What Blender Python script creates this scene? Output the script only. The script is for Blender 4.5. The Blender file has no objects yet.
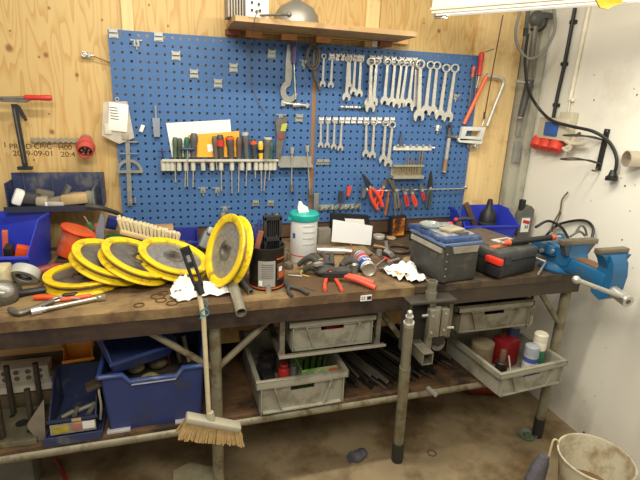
import bpy, bmesh, math, random
from mathutils import Vector, Matrix, Euler
random.seed(7)
SC = bpy.context.scene
COL = SC.collection
PI = math.pi
V = Vector

# ------------------------------------------------------------------ camera
CAMLOC = V((.2483, -2.5778, 1.8293))
YAW, PIT, ROL, FPX = .3066, .2975, .0419, 481.43
FW = V((math.sin(YAW)*math.cos(PIT), math.cos(YAW)*math.cos(PIT), -math.sin(PIT)))
R0 = V((math.cos(YAW), -math.sin(YAW), 0)); U0 = R0.cross(FW)
RR = R0*math.cos(ROL) + U0*math.sin(ROL); UU = U0*math.cos(ROL) - R0*math.sin(ROL)
cd = bpy.data.cameras.new('camera'); cam = bpy.data.objects.new('camera', cd); COL.objects.link(cam)
cd.sensor_fit = 'HORIZONTAL'; cd.sensor_width = 36; cd.lens = 36*FPX/640; cd.clip_start = .05
M4 = Matrix((RR, UU, -FW)).transposed().to_4x4(); M4.translation = CAMLOC
cam.matrix_world = M4; SC.camera = cam

# ------------------------------------------------------------------ light
W = bpy.data.worlds.new('world'); SC.world = W; W.use_nodes = True
W.node_tree.nodes['Background'].inputs[0].default_value = (1, .93, .84, 1)
W.node_tree.nodes['Background'].inputs[1].default_value = .34
def area(name, loc, size, energy, color=(1, .93, .80), target=None):
    l = bpy.data.lights.new(name, 'AREA'); l.shape = 'RECTANGLE'; l.size, l.size_y = size; l.energy = energy; l.color = color
    o = bpy.data.objects.new(name, l); COL.objects.link(o); o.location = loc
    if target: o.rotation_euler = (V(target)-V(loc)).to_track_quat('-Z', 'Y').to_euler()
    return o
area('ceiling_tube_light', (.55, -1.12, 2.78), (1.4, .12), 34)
area('ceiling_tube_light_rear', (.2, -2.7, 2.8), (1.5, .4), 42, target=(1.6, -.5, 1.1))
SC.view_settings.view_transform = 'Standard'; SC.view_settings.look = 'None'
SC.view_settings.exposure = .25; SC.view_settings.gamma = 1

# ------------------------------------------------------------------ helpers
def at(u, v, ax, val):
    """point of the plane ax = val that the photograph shows at pixel u, v"""
    d = FW + RR*(u-320)/FPX - UU*(v-240)/FPX
    i = 'xyz'.index(ax); t = (val-CAMLOC[i])/d[i]
    return CAMLOC + d*t
def lin(c):
    return tuple((x/12.92 if x <= .04045 else ((x+.055)/1.055)**2.4) for x in [k/255 for k in c])
_m = {}
def mat(c, rough=.5, metal=0, var=.12, scale=18, dirt=None, dscale=9, damt=.5, bump=0, trans=0, alpha=1, stretch=None, spec=.5, emit=0):
    key = (c, rough, metal, var, scale, dirt, dscale, damt, bump, trans, alpha, stretch, emit)
    if key in _m: return _m[key]
    m = bpy.data.materials.new('material'); m.use_nodes = True; nt = m.node_tree; N = nt.nodes; L = nt.links
    b = N['Principled BSDF']; b.inputs['Roughness'].default_value = rough; b.inputs['Metallic'].default_value = metal
    b.inputs['Specular IOR Level'].default_value = spec
    a = lin(c)
    tc = N.new('ShaderNodeTexCoord'); src = tc.outputs['Object']
    if stretch:
        mp = N.new('ShaderNodeMapping'); mp.inputs['Scale'].default_value = stretch; L.new(src, mp.inputs[0]); src = mp.outputs[0]
    n = N.new('ShaderNodeTexNoise'); n.inputs['Scale'].default_value = scale; n.inputs['Detail'].default_value = 4; L.new(src, n.inputs['Vector'])
    r = N.new('ShaderNodeValToRGB'); L.new(n.outputs['Fac'], r.inputs[0])
    r.color_ramp.elements[0].position = .3; r.color_ramp.elements[1].position = .7
    r.color_ramp.elements[0].color = (*[x*(1-var) for x in a], 1); r.color_ramp.elements[1].color = (*[min(1, x*(1+var)) for x in a], 1)
    out = r.outputs[0]
    if dirt:
        n2 = N.new('ShaderNodeTexNoise'); n2.inputs['Scale'].default_value = dscale; n2.inputs['Detail'].default_value = 6; n2.inputs['Roughness'].default_value = .65
        L.new(tc.outputs['Object'], n2.inputs['Vector'])
        r2 = N.new('ShaderNodeValToRGB'); L.new(n2.outputs['Fac'], r2.inputs[0])
        r2.color_ramp.elements[0].position = .28+damt*.2; r2.color_ramp.elements[1].position = .41+damt*.24
        r2.color_ramp.elements[0].color = (1, 1, 1, 1); r2.color_ramp.elements[1].color = (0, 0, 0, 1)
        mx = N.new('ShaderNodeMix'); mx.data_type = 'RGBA'; L.new(r2.outputs[0], mx.inputs[0])
        L.new(out, mx.inputs[6]); mx.inputs[7].default_value = (*lin(dirt), 1)
        out = mx.outputs[2]
    L.new(out, b.inputs['Base Color'])
    if bump:
        bp = N.new('ShaderNodeBump'); bp.inputs['Strength'].default_value = bump; bp.inputs['Distance'].default_value = .002
        L.new(n.outputs['Fac'], bp.inputs['Height']); L.new(bp.outputs[0], b.inputs['Normal'])
    if trans: b.inputs['Transmission Weight'].default_value = trans; b.inputs['IOR'].default_value = 1.3
    if alpha < 1: b.inputs['Alpha'].default_value = alpha
    if emit: b.inputs['Emission Color'].default_value = (*a, 1); b.inputs['Emission Strength'].default_value = emit
    _m[key] = m; return m

def frame_z(n):
    return V(n).normalized().to_track_quat('Z', 'Y').to_matrix().to_4x4()

class B:
    def __init__(s): s.bm = bmesh.new()
    def _new(s, vs, M=None):
        if M is not None:
            for v in vs: v.co = M @ v.co
    def box(s, c, d, rot=None, bev=0, taper=None):
        r = bmesh.ops.create_cube(s.bm, size=1); vs = r['verts']
        for v in vs:
            t = 1
            if taper and v.co.z < 0: t = taper
            v.co = V((v.co.x*d[0]*t, v.co.y*d[1]*t, v.co.z*d[2]))
        if bev:
            es = list({e for v in vs for e in v.link_edges})
            rb = bmesh.ops.bevel(s.bm, geom=es, offset=bev, segments=2, affect='EDGES', profile=.5)
            vs = list({v for f in rb['faces'] for v in f.verts} | {v for v in vs if v.is_valid})
        M = Matrix.Translation(V(c))
        if rot is not None: M = M @ (Euler(rot).to_matrix().to_4x4() if not isinstance(rot, Matrix) else rot)
        s._new(vs, M); return s
    def cyl(s, p0, p1, r0, r1=None, n=14, cap=True):
        p0, p1 = V(p0), V(p1); r1 = r0 if r1 is None else r1; d = p1-p0
        r = bmesh.ops.create_cone(s.bm, cap_ends=cap, segments=n, radius1=r0, radius2=r1, depth=d.length)
        s._new(r['verts'], Matrix.Translation((p0+p1)/2) @ frame_z(d)); return s
    def pipe(s, p0, p1, ro, ri, n=16):
        p0, p1 = V(p0), V(p1); M = Matrix.Translation(p0) @ frame_z(p1-p0); L = (p1-p0).length
        return s.lathe([(ri, 0), (ro, 0), (ro, L), (ri, L), (ri, 0)], n, M)
    def lathe(s, prof, n=24, M=None, squash=None):
        rings = []
        for r, z in prof:
            if r < 1e-6: rings.append([s.bm.verts.new((0, 0, z))])
            else: rings.append([s.bm.verts.new((r*math.cos(2*PI*i/n), r*math.sin(2*PI*i/n), z)) for i in range(n)])
        for a, b in zip(rings, rings[1:]):
            if len(a) == 1 and len(b) == 1: continue
            for i in range(n):
                j = (i+1) % n
                if len(a) == 1: f = [a[0], b[j], b[i]]
                elif len(b) == 1: f = [a[i], a[j], b[0]]
                else: f = [a[i], a[j], b[j], b[i]]
                try: s.bm.faces.new(f)
                except ValueError: pass
        vs = [v for r in rings for v in r]
        if squash:
            for v in vs: v.co = V((v.co.x*squash[0], v.co.y*squash[1], v.co.z))
        s._new(vs, M); return s
    def prism(s, pts, t, M=None, axis='y'):
        """outline pts (x,z) given thickness t along y, centred"""
        def P(a, b, h): return {'y': (a, h, b), 'z': (a, b, h), 'x': (h, a, b)}[axis]
        a = [s.bm.verts.new(P(x, z, -t/2)) for x, z in pts]; b = [s.bm.verts.new(P(x, z, t/2)) for x, z in pts]
        n = len(pts)
        s.bm.faces.new(a); s.bm.faces.new(b[::-1])
        for i in range(n): s.bm.faces.new([a[i], b[i], b[(i+1) % n], a[(i+1) % n]])
        s._new(a+b, M); return s
    def tube(s, pts, r, n=8, closed=False, smooth=True, taper=None):
        pts = [V(p) for p in pts]
        if smooth and len(pts) > 2:
            q = []; N = len(pts); rng = range(N if closed else N-1)
            for i in rng:
                p0 = pts[(i-1) % N] if (closed or i) else pts[0]; p1 = pts[i]; p2 = pts[(i+1) % N]
                p3 = pts[(i+2) % N] if (closed or i+2 < N) else pts[-1]
                for k in range(5):
                    t = k/5; q.append(.5*((2*p1)+(p2-p0)*t+(2*p0-5*p1+4*p2-p3)*t*t+(3*p1-p0-3*p2+p3)*t**3))
            if not closed: q.append(pts[-1])
            pts = q
        N = len(pts); rings = []; up = V((.13, .21, .97)).normalized()
        for i, p in enumerate(pts):
            a = pts[(i-1) % N] if (closed or i) else p; b = pts[(i+1) % N] if (closed or i < N-1) else p
            t = (b-a).normalized()
            x = up - t*up.dot(t)
            if x.length < 1e-3: x = t.orthogonal()
            x.normalize(); up = x; y = t.cross(x)
            rr = r if taper is None else r*(1+(taper-1)*i/(N-1))
            rings.append([s.bm.verts.new(p+x*rr*math.cos(2*PI*k/n)+y*rr*math.sin(2*PI*k/n)) for k in range(n)])
        for i in range(N if closed else N-1):
            a, b = rings[i], rings[(i+1) % N]
            for k in range(n): s.bm.faces.new([a[k], a[(k+1) % n], b[(k+1) % n], b[k]])
        if not closed: s.bm.faces.new(rings[0][::-1]); s.bm.faces.new(rings[-1])
        return s
    def ring(s, c, R, r, nrm=(0, 0, 1), n=28, m=8, squash=1):
        M = Matrix.Translation(V(c)) @ frame_z(nrm)
        s.tube([M @ V((R*math.cos(2*PI*i/n), squash*R*math.sin(2*PI*i/n), 0)) for i in range(n)], r, m, closed=True, smooth=False); return s
    def ball(s, c, r, sc=(1, 1, 1)):
        q = bmesh.ops.create_uvsphere(s.bm, u_segments=14, v_segments=9, radius=r)
        s._new(q['verts'], Matrix.Translation(V(c)) @ Matrix.Diagonal((*sc, 1))); return s
    def build(s, name, m, parent=None, loc=(0, 0, 0), rot=(0, 0, 0), angle=40, M=None):
        bmesh.ops.recalc_face_normals(s.bm, faces=s.bm.faces)
        me = bpy.data.meshes.new(name); s.bm.to_mesh(me); s.bm.free()
        me.materials.append(m)
        for p in me.polygons: p.use_smooth = True
        me.set_sharp_from_angle(angle=math.radians(angle))
        o = bpy.data.objects.new(name, me); COL.objects.link(o)
        o.location = loc; o.rotation_euler = rot
        if parent: o.parent = parent
        return o

def tag(o, label, cat, group=None, kind=None):
    o['label'] = label; o['category'] = cat
    if group: o['group'] = group
    if kind: o['kind'] = kind
    return o
def thing(name, label, cat, loc=(0, 0, 0), rot=(0, 0, 0), group=None):
    o = bpy.data.objects.new(name, None); COL.objects.link(o); o.location = loc; o.rotation_euler = rot
    return tag(o, label, cat, group)
def struct(o):
    o['kind'] = 'structure'; return o
def copy_tree(o, label=None, loc=None, rot=None, scale=None, parent=None):
    c = o.copy(); COL.objects.link(c)
    if parent: c.parent = parent
    if label: c['label'] = label
    if loc is not None: c.location = loc
    if rot is not None: c.rotation_euler = rot
    if scale is not None: c.scale = (scale, scale, scale)
    for ch in [k for k in bpy.data.objects if k.parent == o]: copy_tree(ch, parent=c)
    return c
def text_mesh(name, txt, size, m, parent, loc, rot, depth=.0004, sx=1.0, bold=0):
    cu = bpy.data.curves.new(name, 'FONT'); cu.body = txt; cu.size = size; cu.extrude = depth; cu.align_x = 'CENTER'; cu.align_y = 'CENTER'; cu.offset = bold
    t = bpy.data.objects.new('t', cu); me = bpy.data.meshes.new_from_object(t)
    bpy.data.objects.remove(t)
    o = bpy.data.objects.new(name, me); me.materials.append(m); COL.objects.link(o); o.parent = parent
    o.location = loc; o.rotation_euler = rot; o.scale = (sx, 1, 1); return o
def box_obj(name, c, d, m, parent=None, rot=(0, 0, 0), bev=.002):
    return B().box((0, 0, 0), d, bev=bev).build(name, m, parent, c, rot)

# ------------------------------------------------------------------ materials
STEEL = mat((196, 194, 186), .38, .75, .1, 40)
DSTEEL = mat((118, 114, 106), .45, .6, .2, 30)
GALV = mat((150, 145, 128), .5, .7, .2, 25, dirt=(90, 75, 50), damt=.4)
BLACKM = mat((38, 37, 36), .45, 0, .2, 30)
BLACKP = mat((30, 30, 31), .5, 0, .15, 20)
GREYP = mat((95, 95, 92), .5, 0, .15, 20)
LGREYP = mat((165, 163, 152), .5, 0, .06, 12, dirt=(125, 118, 98), damt=.35)
WHITEP = mat((222, 220, 212), .45, 0, .03, 12)
PAPER = mat((232, 230, 222), .8, 0, .02, 12)
REDP = mat((192, 52, 40), .42, 0, .08, 20)
ORANGEP = mat((225, 82, 25), .45, 0, .08, 20)
YELLOW = mat((236, 205, 22), .4, 0, .05, 14, dirt=(150, 120, 30), dscale=16, damt=.18)
BLUEBIN = mat((46, 60, 178), .38, 0, .06, 9)
NAVYBIN = mat((46, 54, 86), .45, 0, .12, 12, dirt=(95, 95, 95), damt=.25)
TUBBLUE = mat((44, 58, 108), .45, 0, .1, 10, dirt=(60, 62, 74), damt=.25)
PINE = mat((222, 192, 134), .6, 0, .1, 6, stretch=(9, 9, .6), dirt=(190, 145, 82), dscale=4, damt=.25)
WOODH = mat((205, 178, 130), .6, 0, .12, 14, stretch=(1, 6, 6))
BROWNW = mat((120, 78, 42), .6, 0, .2, 10)

def vmath(N, L, op, a, b=None, v=None):
    n = N.new('ShaderNodeVectorMath'); n.operation = op; L.new(a, n.inputs[0])
    if v is not None: n.inputs[1].default_value = v
    return n
def plywood():
    m = bpy.data.materials.new('plywood'); m.use_nodes = True; N = m.node_tree.nodes; L = m.node_tree.links; b = N['Principled BSDF']
    b.inputs['Roughness'].default_value = .62
    g = N.new('ShaderNodeNewGeometry'); pos = g.outputs['Position']
    mp = N.new('ShaderNodeMapping'); mp.inputs['Scale'].default_value = (7, 7, .9); L.new(pos, mp.inputs[0])
    n = N.new('ShaderNodeTexNoise'); n.inputs['Scale'].default_value = 1.3; n.inputs['Detail'].default_value = 2; L.new(mp.outputs[0], n.inputs['Vector'])
    w = N.new('ShaderNodeMath'); w.operation = 'MULTIPLY'; w.inputs[1].default_value = 14; L.new(n.outputs['Fac'], w.inputs[0])
    fr = N.new('ShaderNodeMath'); fr.operation = 'FRACT'; L.new(w.outputs[0], fr.inputs[0])
    r = N.new('ShaderNodeValToRGB'); L.new(fr.outputs[0], r.inputs[0])
    e = r.color_ramp.elements; e[0].color = (*lin((208, 178, 118)), 1); e[1].color = (*lin((200, 164, 100)), 1); e[0].position = .45
    k = e.new(.93); k.color = (*lin((194, 155, 92)), 1); e[2].color = (*lin((207, 177, 117)), 1)
    out = r.outputs[0]
    n3 = N.new('ShaderNodeTexNoise'); n3.inputs['Scale'].default_value = 1.5; n3.inputs['Detail'].default_value = 3; L.new(pos, n3.inputs['Vector'])
    mm = N.new('ShaderNodeMix'); mm.data_type = 'RGBA'; mm.blend_type = 'MULTIPLY'; mm.inputs[0].default_value = .5
    rr = N.new('ShaderNodeValToRGB'); rr.color_ramp.elements[0].position = .35; rr.color_ramp.elements[0].color = (.82, .78, .7, 1); rr.color_ramp.elements[1].position = .65
    L.new(n3.outputs['Fac'], rr.inputs[0]); L.new(out, mm.inputs[6]); L.new(rr.outputs[0], mm.inputs[7]); out = mm.outputs[2]
    for (u, v, rad) in ((9, 48, .017), (46, 55, .012), (39, 57, .006), (77, 75, .01), (49, 8, .007), (10, 31, .006), (102, 20, .006), (52, 132, .013), (49, 114, .005), (34, 160, .006), (149, 5, .006), (168, 26, .006), (439, 31, .011), (424, 23, .005), (509, 60, .011), (502, 60, .006), (513, 88, .009), (502, 113, .008), (496, 163, .009), (483, 200, .008)):
        p = at(u, v, 'y', .05)
        s = vmath(N, L, 'SUBTRACT', pos, v=tuple(p)); sc = vmath(N, L, 'MULTIPLY', s.outputs[0], v=(1, 0, .85))
        ln = vmath(N, L, 'LENGTH', sc.outputs[0]); d = ln.outputs['Value']
        q = N.new('ShaderNodeMapRange'); q.inputs['From Min'].default_value = rad*.45; q.inputs['From Max'].default_value = rad*1.15
        q.inputs['To Min'].default_value = .85; q.inputs['To Max'].default_value = 0; L.new(d, q.inputs['Value'])
        mx = N.new('ShaderNodeMix'); mx.data_type = 'RGBA'; L.new(q.outputs[0], mx.inputs[0]); L.new(out, mx.inputs[6]); mx.inputs[7].default_value = (*lin((120, 78, 35)), 1); out = mx.outputs[2]
    L.new(out, b.inputs['Base Color']); return m
PLY = plywood()

# ================================================================== SETTING
XW = 2.43          # white wall
H = 1.0185         # worktop
FLOOR = mat((150, 132, 100), .75, 0, .12, 5, dirt=(104, 84, 54), dscale=2.3, damt=.6, bump=.3)
struct(B().box((.7, -1.2, -.05), (3.6, 3.2, .1)).build('floor', FLOOR))
wb = struct(B().box((.68, .1, 1.425), (3.5, .1, 2.85)).build('wall_back', PLY))
WHITEWALL = mat((232, 229, 214), .6, 0, .02, 2, dirt=(210, 204, 184), dscale=1.4, damt=.2)
wr = struct(B().box((XW+.05, -1.2, 1.425), (.1, 2.7, 2.85)).build('wall_right', WHITEWALL))
# specks and chips on the white wall
sp = B(); rnd = random.Random(3)
for u, v, r in ((594, 100, .006), (637, 95, .006), (621, 178, .004), (625, 186, .006), (585, 145, .004), (622, 240, .006), (584, 433, .012), (595, 396, .004), (584, 401, .003), (625, 452, .004), (594, 75, .004), (634, 89, .004), (591, 201, .003), (630, 211, .004), (635, 185, .003), (568, 428, .005), (606, 348, .003), (633, 268, .003)):
    p = at(u, v, 'x', XW-.001); a = rnd.random()*3
    sp.prism([(r*(.6+.5*rnd.random())*math.cos(t+a)*.7, r*(.6+.5*rnd.random())*math.sin(t+a)) for t in [k*PI/3.5 for k in range(7)]], .002, Matrix.Translation(p), axis='x')
sp.build('wall_chip', mat((92, 72, 48), .8), wr)
# studs over the plywood, grey metal post in the corner
struct(B().box((.088, .038, 2.4), (.05, .026, .9)).build('trim_1', PINE))
struct(B().box((1.315, .038, 2.4), (.075, .026, .9)).build('trim_2', PINE))
struct(B().box((1.04, .03, 2.125), (.98, .038, .05)).build('trim_6', mat((196, 150, 92), .6, 0, .15, 6, stretch=(.6, 9, 9))))
struct(B().box((2.12, .036, 1.42), (.32, .026, 2.84)).build('trim_3', PINE))
post = B(); post.box((2.365, .02, 1.42), (.13, .06, 2.84)); post.box((2.39, -.02, 1.42), (.05, .03, 2.84), bev=.003)
struct(post.build('trim_4', mat((176, 174, 156), .5, .1, .06, 5, dirt=(150, 146, 128), damt=.2)))
# stencilled print on the plywood
INK = mat((96, 66, 34), .8)
for t, u, v, sz in (("PROD", 20.5, 146.5, .034), ("CP/C", 43, 146.5, .034), ("H00", 65, 147.5, .034), ("2019-09-01", 33.5, 153.5, .036), ("20:4", 68, 154.5, .036), ("I", 5, 145, .036)):
    p = at(u, v, 'y', .049)
    text_mesh('stencil_print', t, sz, INK, wb, p-wb.location, (PI/2, 0, 0), sx=1.05)

# ================================================================== WORKBENCH
TOP = mat((136, 113, 75), .75, 0, .2, 9, dirt=(88, 66, 42), dscale=3.6, damt=.72, bump=.5, stretch=(.7, 2, 2))
TOPD = mat((76, 62, 44), .6, 0, .25, 9, dirt=(34, 28, 22), dscale=8, damt=.5, bump=.4)
FASC = mat((56, 40, 28), .65, 0, .25, 5, stretch=(.8, 6, 9), dirt=(28, 20, 16), dscale=7, damt=.5)
PIPE = mat((136, 130, 106), .5, .3, .15, 18, dirt=(98, 86, 60), dscale=12, damt=.42)
bench = thing('workbench', 'long grimy wooden workbench on grey pipe legs under the blue pegboards', 'workbench', (.85, -.4, 0))
def bpart(b, name, m, parent=bench, angle=40):
    o = b.build(name, m, parent); o.location = -bench.location if parent is bench else (0, 0, 0); return o
def rag_slab(x0, x1, y0, y1, z0, z1, seed):
    b = B(); r = random.Random(seed); n = 40
    f = [(x0+(x1-x0)*i/n, y0+r.uniform(-.002, .002), z1) for i in range(n+1)]
    pts = [(x, y) for x, y, z in f]+[(x1, y1), (x0, y1)]
    b.prism(pts, z1-z0, Matrix.Translation((0, 0, (z0+z1)/2)), axis='z'); return b
bpart(rag_slab(-.85, 1.262, -.812, .045, .978, H, 1), 'worktop', TOP)
bpart(B().box((.205, -.795, .944), (2.1, .028, .068)).box((.205, -.02, .94), (2.1, .04, .07)), 'fascia', FASC)
bpart(rag_slab(1.266, 2.2, -.806, .015, .985, H-.002, 2), 'worktop', TOPD)
bpart(B().box((1.735, -.79, .948), (.93, .024, .07)), 'fascia', mat((58, 48, 36), .6, 0, .2, 8))
yl = -.75
LEGS = [(.388, 'front leg'), (2.175, '')]
for x in (.388, 2.178):
    for y in (yl, -.1):
        bpart(B().cyl((x, y, 0), (x, y, .978), .025, n=20), 'leg', PIPE)
        bpart(B().cyl((x, y, 0), (x, y, .12), .029, n=20), 'leg_sleeve', mat((40, 42, 36), .5)) if x > 1 else None
bpart(B().cyl((-.8, yl, 0), (-.8, yl, .978), .025, n=20), 'leg', PIPE)
for a, b_ in (((.376, yl, .70), (.06, yl, .955)), ((.40, yl, .70), (.68, yl, .955)), ((2.165, yl, .72), (2.0, yl+.02, .93)), ((1.265, yl+.05, .72), (1.12, yl+.05, .90))):
    bpart(B().cyl(a, b_, .014), 'brace', PIPE)
bpart(B().cyl((-.85, yl+.0, .41), (2.2, yl, .41), .0205, n=18), 'rail', PIPE)
bpart(B().cyl((-.85, -.12, .41), (2.2, -.12, .41), .0205, n=18), 'rail', PIPE)
SHZ = .445
SHELF = mat((98, 72, 44), .8, 0, .25, 8, dirt=(44, 32, 22), dscale=5, damt=.6, stretch=(1, 5, 5))
bpart(B().box((.67, -.43, SHZ-.007), (2.98, .66, .014)), 'shelf_board', SHELF)
# hanging crate rails under the worktop
for x in (.675, 1.13, 1.505, 1.99):
    bpart(B().box((x, -.48, .72), (.03, .52, .03)).box((x, -.735, .85), (.022, .022, .25)).box((x, -.24, .85), (.022, .022, .25)), 'crate_rail', GALV)
bpart(B().box((.903, -.775, .7265), (.50, .03, .004)).box((.903, -.789, .731), (.50, .003, .012)), 'crate_ledge', mat((172, 168, 152), .4, .5, .1, 20))
# label plate on the fascia
p = at(366, 298, 'y', -.8135)
pl = bpart(B().box(p, (.052, .004, .026)), 'label_plate', WHITEP)
text_mesh('plate_print', '25', .02, BLACKM, bench, p+V((-.013, -.0022, 0))-bench.location, (PI/2, 0, 0))
B().box((0, 0, 0), (.02, .001, .016)).build('plate_print', BLACKM, bench, p+V((.014, -.0022, 0))-bench.location)

# ================================================================== PEGBOARDS
PEGM = mat((66, 102, 150), .5, 0, .05, 4, dirt=(76, 106, 148), dscale=5, damt=.2, spec=.3)
def pegboard(x0, label):
    t = thing('pegboard', label, 'pegboard', (x0, 0, 1.11))
    b = B(); nx, nz, pt, h = 26, 25, .038, .0055; bm = b.bm
    g = {}
    def vv(x, z, y=0.0):
        k = (round(x, 5), round(z, 5), round(y, 5))
        if k not in g: g[k] = bm.verts.new((x, y, z))
        return g[k]
    for i in range(nx):
        for j in range(nz):
            X0, Z0 = i*pt, j*pt*1.008; X1, Z1 = X0+pt, (j+1)*pt*1.008; cx, cz = (X0+X1)/2, (Z0+Z1)/2
            o = [vv(X0, Z0), vv(X1, Z0), vv(X1, Z1), vv(X0, Z1)]
            q = [vv(cx-h, cz-h), vv(cx+h, cz-h), vv(cx+h, cz+h), vv(cx-h, cz+h)]
            w = [vv(cx-h, cz-h, .0018), vv(cx+h, cz-h, .0018), vv(cx+h, cz+h, .0018), vv(cx-h, cz+h, .0018)]
            for k in range(4):
                l = (k+1) % 4
                bm.faces.new([o[k], o[l], q[l], q[k]]); bm.faces.new([q[k], q[l], w[l], w[k]])
    WX, HZ = nx*pt, nz*pt*1.008
    b.build('perforated_sheet', PEGM, t)
    f = B(); f.box((WX/2, .009, .001), (WX, .016, .002)); f.box((WX/2, .009, HZ-.001), (WX, .016, .002)); f.box((.001, .009, HZ/2), (.002, .016, HZ)); f.box((WX-.001, .009, HZ/2), (.002, .016, HZ))
    f.build('folded_edge', PEGM, t); return t
pegboard(0, 'left blue perforated steel pegboard holding the screwdriver rack, bare at its upper left')
pegboard(1.010, 'right blue perforated steel pegboard crowded with combination wrenches, beside the hacksaw')
struct(B().box((.999, .022, 1.55), (.05, .04, 1.0)).build('trim_7', mat((134, 96, 58), .6, 0, .2, 8, stretch=(8, 8, .8))))
struct(B().box((1.0, .026, 1.068), (2.0, .036, .08)).build('trim_8', mat((84, 60, 40), .7, 0, .25, 8)))

def P(u, v, d=.012): return at(u, v, 'y', -d)
ORD = ['first', 'second', 'third', 'fourth', 'fifth', 'sixth', 'seventh', 'eighth', 'ninth', 'tenth', 'eleventh', 'twelfth', 'thirteenth', 'fourteenth', 'fifteenth', 'sixteenth', 'seventeenth', 'eighteenth']

# ---- combination wrenches (length 1, hanging along -z, ring end at the top)
def wrench_proto():
    b = B()
    b.tube([(0.068*math.cos(a), 0, 0.068*math.sin(a)) for a in [2*PI*k/20 for k in range(20)]], .019, 6, closed=True, smooth=False)
    b.prism([(-.024, -.06), (.024, -.06), (.03, -.4), (.036, -.80), (-.036, -.80), (-.03, -.4)], .026)
    ja = [(-.036, -.79), (.036, -.79), (.085, -.85), (.098, -.91), (.083, -.985), (.045, -1.0), (.043, -.935), (.022, -.9), (-.022, -.905), (-.04, -.95), (-.055, -1.005), (-.088, -.965), (-.096, -.9), (-.08, -.845)]
    b.prism(ja, .034)
    return b
WM = mat((200, 198, 188), .38, .65, .08, 9)
proto = wrench_proto().build('combination_wrench', WM)
first = [True]
def hang_wrench(u0, v0, u1, v1, label, group, d=.014, m=None, rot=0):
    p0, p1 = P(u0, v0, d), P(u1, v1, d)
    L = (p1-p0).length/1.07; ang = math.atan2((p1-p0).x, -(p1-p0).z)
    if first[0]: o = proto; first[0] = False
    else: o = proto.copy(); COL.objects.link(o)
    o.scale = (L*1.15, L, L); o.location = p0+(p1-p0).normalized()*L*.07; o.rotation_euler = (0, -ang, 0)
    tag(o, label, 'wrench', group); return o
up = [(324, 54, 322.5, 87), (332.5, 55, 330.5, 88), (348.5, 56, 346, 101), (350, 56, 349.5, 90), (355.5, 56.5, 353, 95), (361, 57, 358.8, 97), (372, 58, 368.5, 107), (377, 58, 373, 106),
      (388, 59, 384, 105), (395.3, 59, 391, 106), (402, 59.5, 396, 108), (407.5, 60, 400.5, 107), (413.5, 60, 408, 107), (416.5, 60, 414.5, 111), (431, 61.5, 425, 115), (437.3, 62, 432, 116), (446.8, 64.5, 439, 120), (455.5, 64.5, 447, 122)]
for i, w in enumerate(up):
    lb = f'steel combination wrench in the upper row on the right pegboard, {ORD[i]} from the left'
    if i == 17: lb = 'largest steel combination wrench, at the right-hand end of the upper row on the pegboard'
    if i == 0: lb = 'short steel combination wrench at the left end of the upper row on the pegboard'
    hang_wrench(*w, lb, 'combination wrenches in the upper row', d=.014 if i % 2 else .02)
hang_wrench(371, 58, 370, 112, 'polished steel wrench hanging in front of two others above the row of small nuts', 'combination wrenches in the upper row', d=.032)
o = hang_wrench(420.5, 60, 418.5, 121, 'long straight wrench hanging lowest, in front of the upper row beside a gap', 'combination wrenches in the upper row', d=.034)
lo = [(321, 118, 320.5, 148), (328, 118, 327, 148), (334.8, 118.5, 333.5, 149.5), (342, 119, 340, 151), (366.5, 120, 365.5, 157), (374.3, 120, 372, 158.5), (385.8, 120.5, 382.5, 163), (392.7, 122, 387.5, 167)]
for i, w in enumerate(lo):
    hang_wrench(*w, f'small steel combination wrench in the lower row on the right pegboard, {ORD[i]} from the left', 'combination wrenches in the lower row')

# ---- white clips that hold them
def clip(u, v, w, h, label, group, name='tool_clip', m=None, extra=True):
    p = P(u, v, .004); b = B()
    b.box((0, 0, 0), (w, .004, h*.9)); b.box((0, -.007, h*.12), (w*.9, .012, .003)); b.box((0, -.012, h*.2), (w*.9, .003, h*.22)); b.box((-w*.42, -.006, h*.42), (w*.16, .008, h*.2)); b.box((w*.42, -.006, h*.42), (w*.16, .008, h*.2)); b.box((0, -.005, -h*.3), (w*.7, .006, h*.08))
    o = b.build(name, m or WHITEP, None, p); return tag(o, label, 'clip', group)
for i, u in enumerate((331.5, 338.5, 341.5, 349, 356, 361, 372, 379, 386, 393, 401, 408, 414)):
    clip(u, 57+(u-331)*.05, .03, .036, 'white plastic clip behind the ring ends of the upper wrench row', 'clips of the upper wrench row')
for i, u in enumerate((321, 328, 335, 341.5, 347.5, 353.5, 360, 366, 373, 379, 386, 392)):
    free = {347.5: 'empty white clip in the lower wrench row, first of three side by side', 353.5: 'empty white clip in the lower wrench row, middle of three side by side', 360: 'empty white clip in the lower wrench row, last of three side by side'}
    clip(u, 120.5, .026, .036, free.get(u, 'white clip with a small wrench hanging from it, lower wrench row'), 'clips of the lower wrench row')
GCL = mat((158, 161, 154), .4, .3, .1, 20)
for u, v, lb in ((113.5, 33.5, 'top left corner of the left pegboard, nearest the wood'), (158.5, 37, 'top edge of the left pegboard, second from the corner'), (176, 56, 'alone below and right of the second clip'), (194, 74, 'middle of the left pegboard in a diagonal of clips'), (218, 83.5, 'lowest in the diagonal of clips on the left pegboard'), (233.5, 68, 'above the lowest of the diagonal clips, near the hanging cord'), (271.5, 54, 'just left of the two tall tools under the shelf')):
    clip(u, v, .040, .044, 'empty grey metal tool clip, '+lb, 'empty metal clips on the pegboard', m=GCL)
for u, v, lb in ((255.5, 203, 'square metal clip under the screwdriver rack, left of a pair'), (270.5, 203, 'square metal clip under the screwdriver rack, right of a pair'), (319.5, 162, 'small grey clip on the right pegboard below the lower wrenches, left of a pair'), (326, 162, 'small grey clip on the right pegboard below the lower wrenches, right of a pair'), (299, 74.5-56, '')):
    if lb: clip(u, v, .036, .034, lb, 'empty metal clips on the pegboard', m=GCL)
clip(299, 118, .04, .045, 'grey metal clip with side prongs beside the plastic seam strip', 'empty metal clips on the pegboard', m=GCL)
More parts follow.
